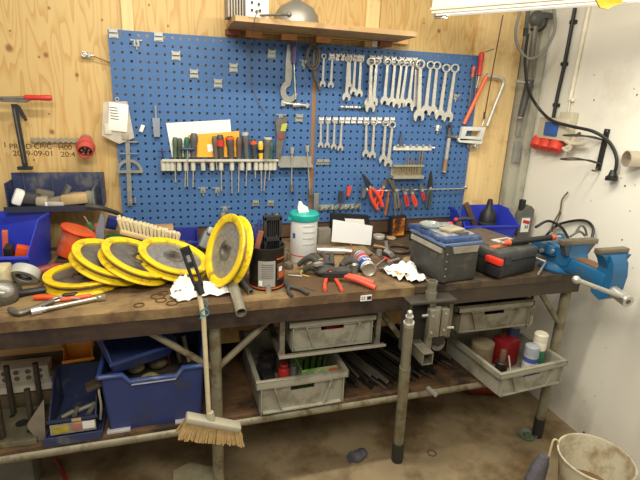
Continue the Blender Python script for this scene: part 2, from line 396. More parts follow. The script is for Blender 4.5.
def hook(u, v, label):
    p = P(u, v, .004); b = B()
    b.box((0, 0, 0), (.024, .005, .03)); b.box((-.02, -.004, .012), (.012, .004, .006)); b.box((.02, -.004, .012), (.012, .004, .006))
    b.tube([(0, -.002, .005), (0, -.022, -.002), (0, -.03, .0), (0, -.034, .012)], .004); b.cyl((0, -.003, -.012), (0, -.003, -.03), .004)
    return tag(b.build('peg_hook', GCL, None, p), label, 'hook', 'peg hooks')
for u, v, lb in ((136.5, 43, 'small silver peg hook near the top left clip'), (203, 190, 'silver peg hook under the rack, left one of a pair'), (217.5, 190, 'silver peg hook under the rack, right one of a pair'), (225, 209, 'silver peg hook low on the board above the leaning pipe'), (455.5, 97, 'silver peg hook right of the largest wrench'), (437.5, 128.5, 'small white hook above the silver gauge'), (281, 117, 'silver hook above the paint scraper'), (304, 63, 'silver hook below the coiled belt')):
    hook(u, v, lb)
# small holders at the left
b = B(); b.prism([(-.014, -.09), (.014, -.09), (.018, 0), (-.018, 0)], .02).cyl((0, 0, 0), (0, 0, .06), .006)
tag(b.build('grey_file_holder', mat((128, 138, 150), .4, 0, .08), None, P(156, 118, .014)), 'grey plastic holder with a pale blade sticking up, upper left pegboard', 'holder')
tag(box_obj('label_clip', P(142, 128.5, .012), (.018, .012, .036), WHITEP, None, (0, .4, 0)), 'small white tilted clip beside the bag of labels', 'clip')
# polybag with label
t = thing('plastic_bag', 'clear plastic bag with a white printed label hung at the pegboard edge', 'bag', P(116, 101, .02))
b = B(); b.prism([(-.055, -.005), (.05, .0), (.07, -.17), (.0, -.2), (-.05, -.175), (-.075, -.16)], .016)
b.build('bag_film', mat((215, 208, 190), .25, 0, .1, 40, alpha=.55), t)
box_obj('bag_label', (.005, -.0125, -.075), (.085, .003, .13), PAPER, t, (0, .12, 0))
for k in range(5): box_obj('label_print', (-.012+k*.0002, -.0145, -.03-k*.013), (.036, .001, .004), GREYP, t, (0, .12, 0), 0)
box_obj('bag_contents', (-.045, -.003, -.13), (.03, .02, .05), mat((200, 192, 170), .5), t)
box_obj('bag_contents', (.03, -.003, -.165), (.03, .02, .03), mat((150, 142, 120), .5), t)
B().ring((.005, .006, .008), .008, .002, (0, 1, 0)).build('bag_hook', STEEL, t)
# bevel protractor hung below it
ALU = mat((166, 166, 156), .4, .8, .1, 18)
p0 = P(127, 140, .012)
t = thing('bevel_protractor', 'grey metal protractor with half-round arc and long blade', 'protractor', p0)
B().prism([(-.008, .0), (.012, 0), (.002, -.33), (-.02, -.33)], .005).build('blade', ALU, t)
b = B(); pts = [(.062*math.cos(a)+.002, .062*math.sin(a)-.155) for a in [PI*k/12 for k in range(13)]]; q = [(.047*math.cos(a)+.002, .047*math.sin(a)-.155) for a in [PI*k/12 for k in range(12, -1, -1)]]
b.prism(pts+q, .006).box((.002, -.001, -.155), (.124, .006, .014)); b.build('arc', ALU, t)
b = B(); b.box((0, -.003, -.008), (.1, .007, .007)).box((.004, -.003, -.065), (.085, .006, .005)).cyl((0, -.01, -.155), (0, 0, -.155), .008); b.build('crossbar', ALU, t)
b = B(); b.cyl((-.004, -.008, -.31), (-.004, .003, -.31), .01).box((.018, -.002, -.3), (.01, .006, .03)); b.build('screw', ALU, t)

# ---- clamp hanging at the left edge
t = thing('bar_clamp', 'black steel bar clamp with a red handle hanging on the plywood at far left', 'clamp', P(12, 97, .02))
pA, pB = P(14, 104, .02)-t.location, P(25.5, 167, .02)-t.location
B().prism([(pA.x-.011, pA.z), (pA.x+.012, pA.z), (pB.x+.011, pB.z), (pB.x-.011, pB.z)], .012).build('rail', BLACKM, t)
B().prism([(pA.x-.004, pA.z-.02), (pA.x+.002, pA.z-.02), (pB.x+.002, pB.z+.02), (pB.x-.002, pB.z+.02)], .016).build('rail_groove', DSTEEL, t)
b = B(); a0, a1 = P(-8, 98.5, .03)-t.location, P(24, 98, .03)-t.location
b.cyl(a0, a1, .008); b.box((a1+a0)/2+V((.02, 0, -.012)), (.1, .02, .01)); b.box(P(34, 101, .03)-t.location+V((-.07, 0, 0)), (.1, .016, .012)); b.build('spindle', DSTEEL, t)
B().lathe([(0, 0), (.009, 0), (.013, .01), (.012, .06), (.014, .1), (.011, .112), (0, .114)], 14, Matrix.Translation(P(24, 97.5, .03)-t.location) @ frame_z((1, 0, .02))).build('handle', REDP, t)
B().box(pB+V((0, -.005, -.004)), (.06, .03, .014)).build('foot', BLACKM, t)
B().prism([(pA.x+.012, pA.z), (pA.x+.024, pA.z-.01), (pA.x+.045, pA.z-.07), (pA.x+.036, pA.z-.075), (pA.x+.018, pA.z-.045)], .01).build('trigger', BLACKM, t)
# hook bolt on plywood
t = thing('hook_bolt', 'silver hook bolt screwed into the plywood left of the pegboard', 'bolt', P(84, 54, -.02))
b = B(); b.ring((0, 0, 0), .010, .004, (0, 1, 0)).cyl((.004, 0, 0), (.04, 0, -.006), .006).cyl((.02, 0, -.012), (.022, 0, .008), .008).cyl((0, 0.0, 0), (0, .034, 0), .004)
b.build('eye', STEEL, t)
B().tube([(.036, 0, -.006), (.07, .006, -.018), (.118, .012, -.034)], .0025).build('wire', BROWNW, t)
# red industrial plug on a slotted strip
t = thing('power_plug', 'red round five-pin industrial plug on a slotted steel strip over the stencilled print', 'plug', P(84, 146, .0))
b = B(); s0 = P(31, 140, -.03)-t.location; s1 = P(81, 140.5, -.03)-t.location
for k in range(18):
    x = s0.x+(s1.x-s0.x)*(k+.5)/18; b.box((x, s0.y, s0.z-.002+(.0 if k % 2 else .004)), ((s1.x-s0.x)/18, .012, .018))
b.build('slotted_strip', mat((160, 152, 132), .5, .4, .2, 60), t)
ax = V((.05, -.8, -.42)).normalized(); Mx = Matrix.Translation((.008, .006, .012)) @ frame_z(ax) @ Matrix.Scale(.86, 4)
RP = mat((184, 78, 70), .5, 0, .06)
B().lathe([(.0, -.03), (.034, -.03), (.04, 0), (.05, .03), (.05, .042), (.042, .044), (.042, .085), (.036, .085), (.036, .05), (0, .05)], 24, Mx).build('plug_body', RP, t)
B().lathe([(0, .052), (.034, .052), (.034, .053), (0, .056)], 20, Mx).build('plug_face', mat((84, 34, 34), .5), t)
b = B()
for k in range(5): a = 2*PI*k/5+.3; b.cyl(Mx @ V((.02*math.cos(a), .02*math.sin(a), .052)), Mx @ V((.02*math.cos(a), .02*math.sin(a), .078)), .004, n=8)
b.build('pin', STEEL, t)
B().lathe([(.02, -.06), (.03, -.05), (.034, -.03), (0, -.03)], 18, Mx).build('cable_gland', mat((150, 140, 125), .5), t)

# ---- wooden shelf and what lies on it
pf0, pf1 = at(231, 15, 'z', 2.115), at(415, 38, 'z', 2.108)
SB = mat((170, 138, 92), .6, 0, .12, 5, stretch=(.8, 7, 7), dirt=(130, 98, 58), damt=.3)
t = thing('wall_shelf', 'wooden board shelf on the wall above both pegboards', 'shelf', (1, 0, 2.105))
B().prism([(-.455, .04), (-.47, -.3), (-.46, -.34), (.42, -.3), (.455, .04)], .022, Matrix.Translation((0, 0, .011)), axis='z').build('board', SB, t)
for x_ in (-.43, .38): B().box((x_, .0, -.0135), (.07, .05, .026)).build('bracket', mat((120, 62, 44), .6), t)
for k in range(3): B().box((-.33+.18*k, -.01, -.016), (.08, .04, .03)).build('batten', mat((188, 132, 80), .6), t)
B().box((.31, -.033, -.02), (.03, .012, .03)).build('metal_clip', GCL, t)
SZ = 2.127
t = thing('power_supply', 'white boxed power supply with ribbed sides on the shelf left end', 'power supply', (.585, -.2, SZ))
B().box((.055, -.04, .075), (.10, .13, .15), bev=.004).build('case', WHITEP, t)
b = B()
for k in range(6): b.box((-.005-k*.012, -.02, .07), (.006, .12, .14))
b.box((-.035, 0, .07), (.07, .1, .135)); b.build('ribs', mat((140, 132, 118), .5, .3), t)
b = B()
for x, z in ((.03, .03), (.05, .025), (.065, .03), (.03, .06), (.06, .055)): b.cyl((x, -.104, z), (x, -.112, z), .006, n=10)
b.build('terminal', BLACKM, t)
t = thing('metal_dish', 'grey half-round metal dish with an upright stem on the shelf', 'dish', (.85, -.16, SZ))
B().lathe([(.0, .0), (.105, .0), (.11, .008), (.102, .045), (.078, .08), (.04, .10), (.018, .11), (.016, .26), (0, .26)], 32).build('dish', mat((146, 142, 130), .45, .6, .1, 14), t)
tag(B().cyl(at(258, 15.5, 'z', SZ+.012)+V((0, .0, 0)), at(289, 14.5, 'z', SZ+.012), .005).ball(at(289, 14.5, 'z', SZ+.013), .011).build('metal_rod', DSTEEL), 'thin metal rod with a round tip lying along the shelf front', 'rod')
# string hanging from the power supply
c = [P(254.5, 13, .335), P(254, 20, .33), P(252, 40, .12), P(250.5, 50, .02), P(251, 70, .016), P(252, 85, .015), P(258, 100, .014), P(264, 111, .012)]
c[0] = V((.64, -.315, SZ+.03)); c[1] = P(254, 22, .37)
b = B().tube(c, .0022, 6)
for k in range(24):
    pass
tag(b.build('bead_chain', mat((110, 104, 92), .5, .3)), 'thin dark bead chain hanging from the power supply down the pegboard', 'chain')

# ---- big hook spanner, blue screwdriver, belt
o0 = P(291, 45, .02); o1 = P(291, 100, .02); Ls = (o1-o0).length
b = B(); hw = .013
pa = [(-.012, 0), (.008, 0), (.016, -.02), (.012, -.06), (.014, -Ls*.62)]
arc = [(.0+.036*math.cos(a), -Ls*.84+.042*math.sin(a)) for a in [math.radians(x) for x in (95, 60, 30)]]
arc = [(.034*math.cos(a)+.002, -Ls*.83+.046*math.sin(a)) for a in [math.radians(x) for x in range(120, -200+360-360-1, -20)]]
out = [(.045*math.cos(math.radians(x))-.006, -Ls*.84+.05*math.sin(math.radians(x))) for x in range(60, -300+30, -20)]
inn = [(.022*math.cos(math.radians(x))+.004, -Ls*.84+.026*math.sin(math.radians(x))) for x in range(-20, -271, -20)]
outline = [(-.014, 0), (.006, .004), (.014, -.02), (.012, -Ls*.6), (.006, -Ls*.72)] + [(.022*math.cos(math.radians(x))+.004, -Ls*.84+.026*math.sin(math.radians(x))) for x in range(100, 341, 20)] + [(.045, -Ls*.87)] + [(.046*math.cos(math.radians(x)), -Ls*.84+.056*math.sin(math.radians(x))) for x in range(330, 120, -15)] + [(-.022, -Ls*.66), (-.02, -Ls*.3)]
b.prism(outline, .009)
tag(b.build('hook_spanner', mat((170, 168, 158), .4, .8, .15, 20), None, o0+V((-.005, .004, 0))), 'long grey steel spanner with a curved claw end, left of the plastic seam strip', 'wrench')
def screwdriver(name, u0, v0, um, vm, u1, v1, hc, label, group=None, d=.03, hr=.014, parent_extra=None, shc=None, tip=None, band=None):
    """handle from pixel 0 to m, shaft on to 1"""
    a, m, e = P(u0, v0, d), P(um, vm, d), P(u1, v1, d)
    t = thing(name, label, 'screwdriver', a, group=group)
    hl = (m-a).length; Mh = frame_z(m-a)
    B().lathe([(0, 0), (hr*.7, .001), (hr, hl*.12), (hr*1.02, hl*.35), (hr*.8, hl*.5), (hr*.95, hl*.72), (hr*.75, hl*.9), (hr*.85, hl*.96), (hr*.5, hl), (0, hl)], 12, Mh).build('handle', hc, t)
    if band: B().lathe([(hr*.9, hl*band[1]), (hr*1.1, hl*band[1]+.001), (hr*1.1, hl*band[2]), (hr*.9, hl*band[2]+.001)], 12, Mh).build('handle_band', band[0], t)
    B().cyl(m-a, e-a, .0035, n=8).build('shaft', shc or STEEL, t)
    return t
screwdriver('screwdriver', 294, 43, 294, 64, 295.5, 99, mat((78, 70, 120), .4), 'screwdriver with a violet-blue handle hanging over the hook spanner', d=.036, hr=.017)
b = B(); q0 = P(283, 103, .014); q1 = P(307, 105.5, .014)
b.cyl(q0, q1, .008).box(q0, (.02, .012, .03)).cyl(q0+(q1-q0)*.4+V((0, 0, -.006)), q0+(q1-q0)*.7, .013).box(q1, (.02, .012, .022), (0, .5, 0))
tag(b.build('tap_wrench', STEEL), 'short steel tap wrench lying level under the hook spanner', 'wrench')
b = B()
for k, (r, dx) in enumerate(((.030, .004), (.026, .010), (.034, .012))):
    cpt = P(313, 57, .02+.008*k)+V((dx-.012, 0, 0)); b.ring(cpt, r, .006, (.1, 1, .0), squash=1.75)
b.tube([P(315, 45, .02), P(313.5, 60, .03), P(313.5, 74, .02), P(317, 82, .015), P(320, 90, .014)], .008)
tag(b.build('drive_belt', mat((84, 82, 78), .6, 0, .2, 30)), 'dark coiled belt hanging over the seam between the pegboards', 'belt')

# ---- screwdriver rack
RACK = mat((196, 194, 180), .45, .2, .08, 20, dirt=(150, 145, 125), damt=.3)
ra, rb_ = P(162, 158, .0), P(276.5, 161.5, .0)
zr = (ra.z+rb_.z)/2
t = thing('screwdriver_rack', 'white metal screwdriver rack with round sleeves on the left pegboard', 'rack', (ra.x, 0, zr))
LW = rb_.x-ra.x
b = B(); b.box((LW/2, -.024, 0), (LW, .046, .006)).box((LW/2, -.003, -.008), (LW, .004, .022)).box((LW/2, -.047, .004), (LW, .003, .012)); b.build('tray', RACK, t)
sl = [163, 167.5, 172, 179, 186, 193, 203, 212, 221, 232, 242, 249, 256, 261, 266, 270.5, 274.5]
for u in sl:
    x = P(u, 163, .03).x-ra.x
    B().pipe((x, -.028, -.05), (x, -.028, .002), .0125, .009, 12).build('sleeve', RACK, t)
GH = mat((62, 62, 60), .5, 0, .15); GH2 = mat((88, 88, 84), .45, 0, .12)
sd = [(175, 137, 175, 158, 175.5, 182, mat((74, 96, 74), .45), .011, 'slim screwdriver with a grey-green handle, leftmost in the rack', None),
      (179.5, 138, 180, 158, 180, 170, mat((66, 74, 62), .45), .012, 'stubby-shafted screwdriver with a dark green-grey handle, second in the rack', None),
      (187, 137, 186, 158, 185, 187, mat((40, 92, 66), .45), .012, 'screwdriver with a green-topped handle behind the blue T-handle', None),
      (194, 133, 193.5, 158, 193, 187, mat((80, 78, 76), .5), .017, 'screwdriver with a fat plain grey handle left of the yellow folder', None),
      (214.5, 136, 216, 159, 217, 170, mat((96, 84, 72), .5), .013, 'short grey-brown screwdriver standing over the yellow folder', None),
      (220, 134.5, 221, 160, 221.5, 191, GH, .016, 'dark screwdriver with red lettering on the handle over the folder', (REDP, .2, .45)),
      (229.5, 136, 231.5, 160, 232, 193, mat((78, 70, 66), .5), .018, 'large dark screwdriver with an orange ring on its cap', (ORANGEP, .04, .14)),
      (239, 137, 239, 160, 238.5, 192, mat((92, 72, 60), .5), .014, 'brown-grey screwdriver at the right edge of the yellow folder', None),
      (245, 132, 247, 160, 246, 186, GH2, .014, 'tall grey screwdriver with a narrow pale cap', (mat((170, 170, 165), .3), .0, .12)),
      (253, 139, 255, 160, 255.5, 178, GH, .014, 'dark screwdriver with an orange disc near the top, short shaft', (ORANGEP, .1, .24)),
      (260.5, 141, 261, 160, 261.5, 191, mat((222, 180, 48), .4), .012, 'yellow-handled screwdriver in the rack', (BLACKP, .45, .6)),
      (268, 137, 266.5, 160, 264, 191, GH2, .018, 'fat grey screwdriver with a pale end cap, near the right end of the rack', (mat((175, 175, 165), .4), .0, .1)),
      (271.5, 142, 270.5, 160, 269, 180, mat((40, 84, 74), .45), .012, 'dark green screwdriver, last in the rack', None)]
for s in sd: screwdriver('screwdriver', *s[:6], s[6], s[8], 'screwdrivers in the rack', d=.03, hr=s[7]*1.14, band=s[9])
t = thing('t_handle_driver', 'blue T-handled hex driver in the rack before the grey screwdrivers', 'driver', P(187.5, 149, .05), group='screwdrivers in the rack')
B().cyl((-.025, 0, 0), (.028, 0, 0), .008).ball((-.025, 0, 0), .009).ball((.028, 0, 0), .009).build('handle', mat((44, 52, 98), .45), t)
B().cyl((0, 0, 0), P(187.5, 186, .05)-t.location, .003, n=8).build('shaft', STEEL, t)
t = thing('hex_key', 'dark star-tipped T-key hanging at the far left of the rack', 'key', P(162, 151, .03))
B().cyl((-.02, 0, 0), (.02, 0, 0), .004).cyl((0, 0, .012), P(165, 173, .03)-t.location, .0035, n=8).build('key', mat((60, 60, 90), .4, .5), t)
# paper and yellow folder
o = B().prism([(P(166, 123, 0).x, P(166, 123, 0).z), (P(230, 119.5, 0).x, P(230, 119.5, 0).z), (P(233, 157, 0).x, P(233, 157, 0).z), (P(172, 157, 0).x, P(172, 157, 0).z)], .002)
tag(o.build('paper_sheet', PAPER, None, (0, -.006, 0)), 'white sheet of paper stuck behind the screwdriver rack', 'paper')
t = thing('yellow_folder', 'yellow card packet standing in the screwdriver rack before the white sheet', 'folder', P(218, 157, .012))
L_ = lambda u, v: ((P(u, v, .012)-t.location).x, (P(u, v, .012)-t.location).z)
B().prism([L_(188, 135), L_(239, 131), L_(240, 157), L_(194, 157)], .006).build('card', mat((238, 170, 48), .6, 0, .05), t)
B().prism([L_(207, 144.5), L_(213, 144), L_(214, 151), L_(208, 152)], .002, Matrix.Translation((0, -.004, 0))).build('sticker', PAPER, t)
# brush / scraper
t = thing('paint_scraper', 'grey long-handled scraper with a yellow-green label hanging by the rack', 'scraper', P(281, 118, .02))
L_ = lambda u, v: ((P(u, v, .02)-t.location).x, (P(u, v, .02)-t.location).z)
B().prism([L_(275, 119), L_(287, 117), L_(285, 133), L_(280.5, 158), L_(275.5, 158), L_(276.5, 133)], .014).build('body', mat((92, 90, 84), .5, 0, .2, 25), t)
B().prism([L_(281.5, 124), L_(287, 123), L_(285, 131), L_(280, 131)], .004, Matrix.Translation((0, -.009, 0))).build('sticker', mat((176, 178, 72), .5), t)
B().prism([L_(278, 134), L_(283.5, 134), L_(282, 139), L_(278, 138.5)], .004, Matrix.Translation((0, -.009, 0))).build('red_band', mat((140, 62, 50), .5), t)
# grey double rack with two T wrenches
a = P(278, 156, .0); c = P(311, 166, 0)
t = thing('tool_rack', 'narrow grey metal rack with notches right of the screwdrivers', 'rack', (a.x, 0, c.z))
w_, h_ = c.x-a.x, a.z-c.z
b = B(); b.box((w_/2, -.003, h_/2), (w_, .004, h_)); b.box((w_/2, -.025, 0.002), (w_, .045, .004))
for k in range(6): b.box(((k+.5)*w_/6, -.046, .008), (w_/9, .004, .016))
b.build('tray', mat((168, 168, 158), .4, .5, .1), t)
def twrench(u0, v0, u1, v1, label):
    a, e = P(u0, v0, .03), P(u1, v1, .03); t = thing('socket_wrench', label, 'wrench', a, group='long socket wrenches')
    d = (e-a); n = d.normalized()
    B().cyl((0, 0, 0), d, .0042, n=10).build('shaft', STEEL, t)
    B().cyl(-n*.004, n*.03, .0125, .011).build('socket', STEEL, t); B().cyl(d-n*.035, d, .010, .0125).build('socket', DSTEEL, t)
twrench(292, 148, 291.5, 191, 'double-ended socket wrench hanging straight in the narrow grey rack')
twrench(307, 146, 310, 195, 'double-ended socket wrench hanging tilted at the rack end by the brown seam')

# ---- right pegboard small things
b = B(); p = P(340.5, 107, .012)
for k in range(5): q = P(342+k*4.6, 107+k*.15, .012); b.cyl(q+V((-.010, 0, 0)), q+V((.008, 0, 0)), .009, .007, n=8)
b.box(P(351, 107.3, .006), (.13, .006, .008))
tag(b.build('socket_strip', STEEL), 'strip of small steel sockets under the upper wrenches', 'sockets')
tag(B().cyl(P(364, 107, .012)+V((-.022, 0, 0)), P(364, 107, .012)+V((.02, 0, 0)), .011, n=10).build('green_bit_holder', mat((34, 88, 80), .4)), 'short green bit holder at the end of the socket strip', 'holder')
t = thing('hook_bar', 'white toothed hook bar with small knobs in the middle of the right pegboard', 'rack', P(393, 148, 0))
w_ = P(431, 148, 0).x-t.location.x
b = B(); b.box((w_/2, -.004, 0), (w_, .008, .024)); b.build('bar', mat((198, 196, 182), .45), t)
for k in range(6): B().cyl((w_*(k+.5)/6, -.008, .01), (w_*(k+.5)/6, -.02, .02), .006, n=10).build('knob', STEEL, t)
B().cyl((w_+.006, -.004, .002), (w_+.02, -.012, .004), .009).build('end_knob', STEEL, t)
tag(B().prism([(-.012, 0), (.014, .0), (.01, .05), (0, .08), (-.004, .05)], .01).build('small_scraper', mat((70, 82, 104), .5), None, P(400, 146, .014)), 'small dark blue-grey blade standing on the toothed hook bar', 'blade')
t = thing('drill_bit_block', 'metal drill-index block with bits standing in it, right pegboard', 'drill block', P(390, 176, 0))
w_ = P(420, 176, 0).x-t.location.x; h_ = P(390, 165, 0).z-t.location.z
b = B(); b.box((w_/2, -.025, 0), (w_, .05, .018)).box((w_/2, -.02, h_), (w_, .036, .01)).box((w_/2, -.003, h_/2), (w_, .004, h_)); b.build('block', mat((176, 172, 156), .4, .6, .15), t)
for k, hh in enumerate((.05, .06, .05, .075, .09, .12, .11, .1, .06, .14, .15)):
    x = w_*(k+.6)/11.5; B().cyl((x, -.03, .006), (x, -.03, hh), .003+.0002*k, n=6).build('drill_bit', mat((150, 132, 92), .4, .7), t)
t = thing('bore_gauge', 'silver tubular gauge with a brass end hanging right of the drill block', 'gauge', P(449, 138, .018))
e = P(444, 172, .018)-t.location; n = e.normalized()
B().cyl((0, 0, 0), e*.62, .013).build('tube', STEEL, t); B().cyl(e*.62, e*.97, .012).build('grip', mat((168, 132, 92), .45, .4), t); B().cyl(e*.97, e, .016).build('collar', STEEL, t)
B().cyl(V((-.02, -.005, .012)), V((.045, -.005, .004)), .008).ball((.045, -.005, .004), .012).cyl((0, 0, .0), (-.006, 0, .055), .008).build('head', DSTEEL, t)
tag(box_obj('white_hook_block', P(437.5, 128, .01), (.016, .014, .034), WHITEP), 'tiny white block beside the gauge head', 'block')
tag(B().ring(P(449, 126.5, .02), .012, .005, (.2, 1, 0)).cyl(P(449, 124, .02), P(451, 131, .02), .007).build('shackle', mat((70, 72, 80), .5, .6)), 'small dark shackle hanging above the silver gauge', 'shackle')
# rail with pliers
t = thing('plier_rail', 'thin steel rail across the lower right pegboard for hanging pliers', 'rail', P(366, 191, .03))
e = P(467, 188.5, .03)-t.location
B().cyl((0, 0, 0), e, .004, n=8).build('rail', STEEL, t)
for f in (.01, .98): B().cyl(e*f+V((0, .03, 0)), e*f+V((0, -.004, 0)), .006).ball(e*f+V((0, -.004, .01)), .012).build('mount', STEEL, t)
def pliers(name, hu, hv, spread, bu, bv, tu, tv, hc, label, d=.045, hr=.0095, group='hanging pliers', jc=None, cat='pliers'):
    """handle ends around pixel h (hanging down), pivot b, jaw tip t"""
    piv, tip, hd = P(bu, bv, d), P(tu, tv, d), P(hu, hv, d)
    t = thing(name, label, cat, piv, group=group)
    ax = (hd-piv); n = ax.normalized(); sdv = V((n.z, 0, -n.x)); L = ax.length
    for sgn in (-1, 1):
        B().tube([n*.012+sdv*sgn*.004, n*L*.3+sdv*sgn*spread*.8, n*L*.65+sdv*sgn*spread, n*L+sdv*sgn*spread*.8], hr, 8).build('handle', hc, t)
    jm = jc or DSTEEL; tj = tip-piv; nj = tj.normalized(); sj = V((nj.z, 0, -nj.x))
    for sgn in (-1, 1):
        pts = [(sj*sgn*.0+nj*-.008), (sj*sgn*.016+nj*.002), (sj*sgn*.013+nj*tj.length*.5), (sj*sgn*.004+nj*tj.length), (nj*tj.length)]
        B().prism([(q.x, q.z) for q in pts], .012, Matrix.Translation((0, .002*sgn, 0))).build('jaw', jm, t)
    B().cyl((0, -.009, 0), (0, .009, 0), .009).build('pivot', STEEL, t)
    return t
OR2 = mat((214, 74, 48), .45)
pliers('water_pump_pliers', 380, 208, .022, 370, 187, 362.5, 174, OR2, 'orange-handled pliers with black jaws hanging tilted, left end of the rail', hr=.011, jc=BLACKM)
pliers('water_pump_pliers', 375, 206, .014, 383, 187, 387, 179, OR2, 'orange-handled pliers crossing behind the tilted pair', d=.026, hr=.009)
pliers('pliers', 407.5, 206, .008, 405, 193, 402, 187, mat((190, 52, 44), .45), 'small red-handled pliers, left pair in the middle of the rail', hr=.007)
pliers('pliers', 416, 206, .008, 412, 193, 411, 186, OR2, 'small orange-red pliers hanging beside a similar red pair', hr=.007)
pliers('pliers', 424, 200, .006, 422, 190, 420, 184, mat((196, 54, 54), .45), 'slim red pliers hanging just left of the black snips', hr=.005)
pliers('tin_snips', 427.5, 207, .011, 430, 188, 431, 172, mat((62, 66, 68), .5), 'black and grey tin snips, last tool on the plier rail', hr=.009, jc=BLACKM)
pliers('pliers', 397.5, 208, .010, 396, 190, 388, 178, mat((110, 104, 96), .5), 'grey steel locking pliers hanging in the middle of the rail', hr=.007, jc=mat((110, 104, 90), .5, .7))
b = B().cyl(P(388, 198, .03), P(385, 215, .03), .011, .009)
tag(b.cyl(P(388, 198, .03), P(389, 190, .03), .006).build('wooden_file_handle', mat((150, 88, 52), .5)), 'brown wooden tool handle hanging below the orange pliers', 'handle')
tag(B().tube([P(393, 180, .04), P(394, 195, .045), P(395, 212, .05), P(398, 222, .06)], .005).tube([P(401, 200, .04), P(400, 212, .04), P(397, 220, .04)], .005).build('steel_cable', DSTEEL), 'twisted steel cable hanging from the rail to the bench', 'cable')
# hex key set
t = thing('hex_key_rack', 'grey strip of folded clips for hex keys low on the right pegboard', 'rack', P(316, 207.5, 0))
w_ = P(360.5, 207.5, 0).x-t.location.x
b = B().box((w_/2, -.004, 0), (w_, .007, .03)); b.build('strip', mat((170, 172, 164), .4, .4), t)
for k in range(9): B().tube([(w_*(k+.5)/9-.008, -.008, -.012), (w_*(k+.5)/9, -.02, .0), (w_*(k+.5)/9+.008, -.014, .012)], .0045, 6).build('clip_spring', STEEL if k % 2 else DSTEEL, t)
def tkey(u0, v0, u1, v1, hm, label):
    a, e = P(u0, v0, .03), P(u1, v1, .03); t = thing('t_handle_hex_key', label, 'hex key', a, group='T-handled hex keys')
    B().prism([(-.013, .028), (.013, .028), (.009, -.028), (-.008, -.028)], .014, Matrix.Rotation(.1, 4, 'Y')).build('handle', hm, t)
    B().tube([(0, 0, -.02), ((e-a)*.5+V((0, 0, -.01))), e-a], .003, 6, smooth=False).build('shaft', BLACKM, t)
tkey(348.5, 191, 340, 206, mat((196, 70, 50), .45), 'T-key with a red-orange handle standing in the hex key rack')
tkey(363.5, 193, 354, 206, mat((96, 96, 96), .45), 'T-key with a grey handle standing at the right of the hex key rack')
tkey(340.5, 196, 334, 206, mat((50, 50, 52), .45), 'thin dark T-key standing left of the red-handled one')
tag(B().box((0, 0, 0), (.03, .02, .105), bev=.003).build('grey_tool_case', mat((112, 118, 112), .5), None, P(316, 202, .014)), 'narrow grey plastic case upright at the bottom of the brown seam', 'case')
# ---- tools at the right edge of the pegboard
t = thing('hacksaw', 'orange and silver hacksaw hanging at the right edge of the pegboards', 'hacksaw', P(489, 76, .02))
L_ = lambda u, v, d=.02: P(u, v, d)-t.location
b = B().tube([L_(486.5, 75), L_(489, 76), L_(498, 77), L_(503.5, 81), L_(501, 90), L_(495, 105), L_(487, 126)], .011, 10); b.build('frame', mat((190, 186, 172), .4, .3), t)
B().tube([L_(486.5, 76), L_(478, 94), L_(464, 124)], .0115, 10, smooth=False).build('back_bar', mat((226, 106, 58), .45), t)
b = B()
q = [L_(462, 128), L_(483, 127), L_(487, 120), L_(464, 119)]
q0 = [(x.x, x.z) for x in (L_(459, 140), L_(481, 140.5), L_(485, 127), L_(462, 126.5))]; q1 = [(x.x, x.z) for x in (L_(464, 136), L_(478, 136.5), L_(480, 130.5), L_(466, 130.5))]
for k in range(4):
    l = (k+1) % 4; b.prism([q0[k], q0[l], q1[l], q1[k]], .022)
b.prism([(x.x, x.z) for x in (L_(456, 138), L_(482, 140), L_(480, 144), L_(458, 142))], .022)
b.build('handle', mat((206, 206, 196), .4), t)
B().cyl(L_(486, 115, .02), L_(482, 126, .02), .006).build('blade_clamp', STEEL, t)
tag(B().tube([P(503, 15, .035), P(496.5, 50, .035), P(490, 85, .038), P(484.5, 117, .04)], .0035, 8).cyl(P(484.8, 112, .04), P(484, 119, .04), .006).build('long_thin_rod', mat((84, 36, 30), .5)), 'long thin dark red rod hanging down from the lamp past the hacksaw', 'rod')
screwdriver('file', 482, 52, 479, 76, 476, 88, REDP, 'file or driver with a red handle hanging at the pegboard edge under the lamp', d=.03, hr=.016)
screwdriver('file', 474, 66, 472, 78, 469, 108, mat((190, 92, 60), .5), 'slim file with a small orange-brown handle, left of the red handle', d=.02, hr=.01, shc=DSTEEL)
tag(B().cyl(P(477, 70, .012), P(474.5, 105, .012), .006).build('steel_file', DSTEEL), 'bare steel file hanging between the orange and the red handled ones', 'file')
tag(B().cyl(P(485, 52, .03), P(494, 49, .05), .003, n=6).build('long_nail', DSTEEL), 'thin nail pointing out beside the red file handle', 'nail')
t = thing('eye_hooks', 'cluster of steel eye hooks below the hacksaw handle', 'hooks', P(470, 146, .02))
B().ring((0, 0, 0), .014, .005, (.3, 1, 0)).build('ring', DSTEEL, t); B().ring((.04, -.004, 0), .013, .006, (-.4, 1, 0)).cyl((.0, 0, 0), (.07, .01, .004), .006).build('ring', STEEL, t)

# ================================================================== ON THE WORKTOP
def T(u, v, z=H): return at(u, v, 'z', z)
def rz(o, a): o.rotation_euler = (0, 0, a); return o
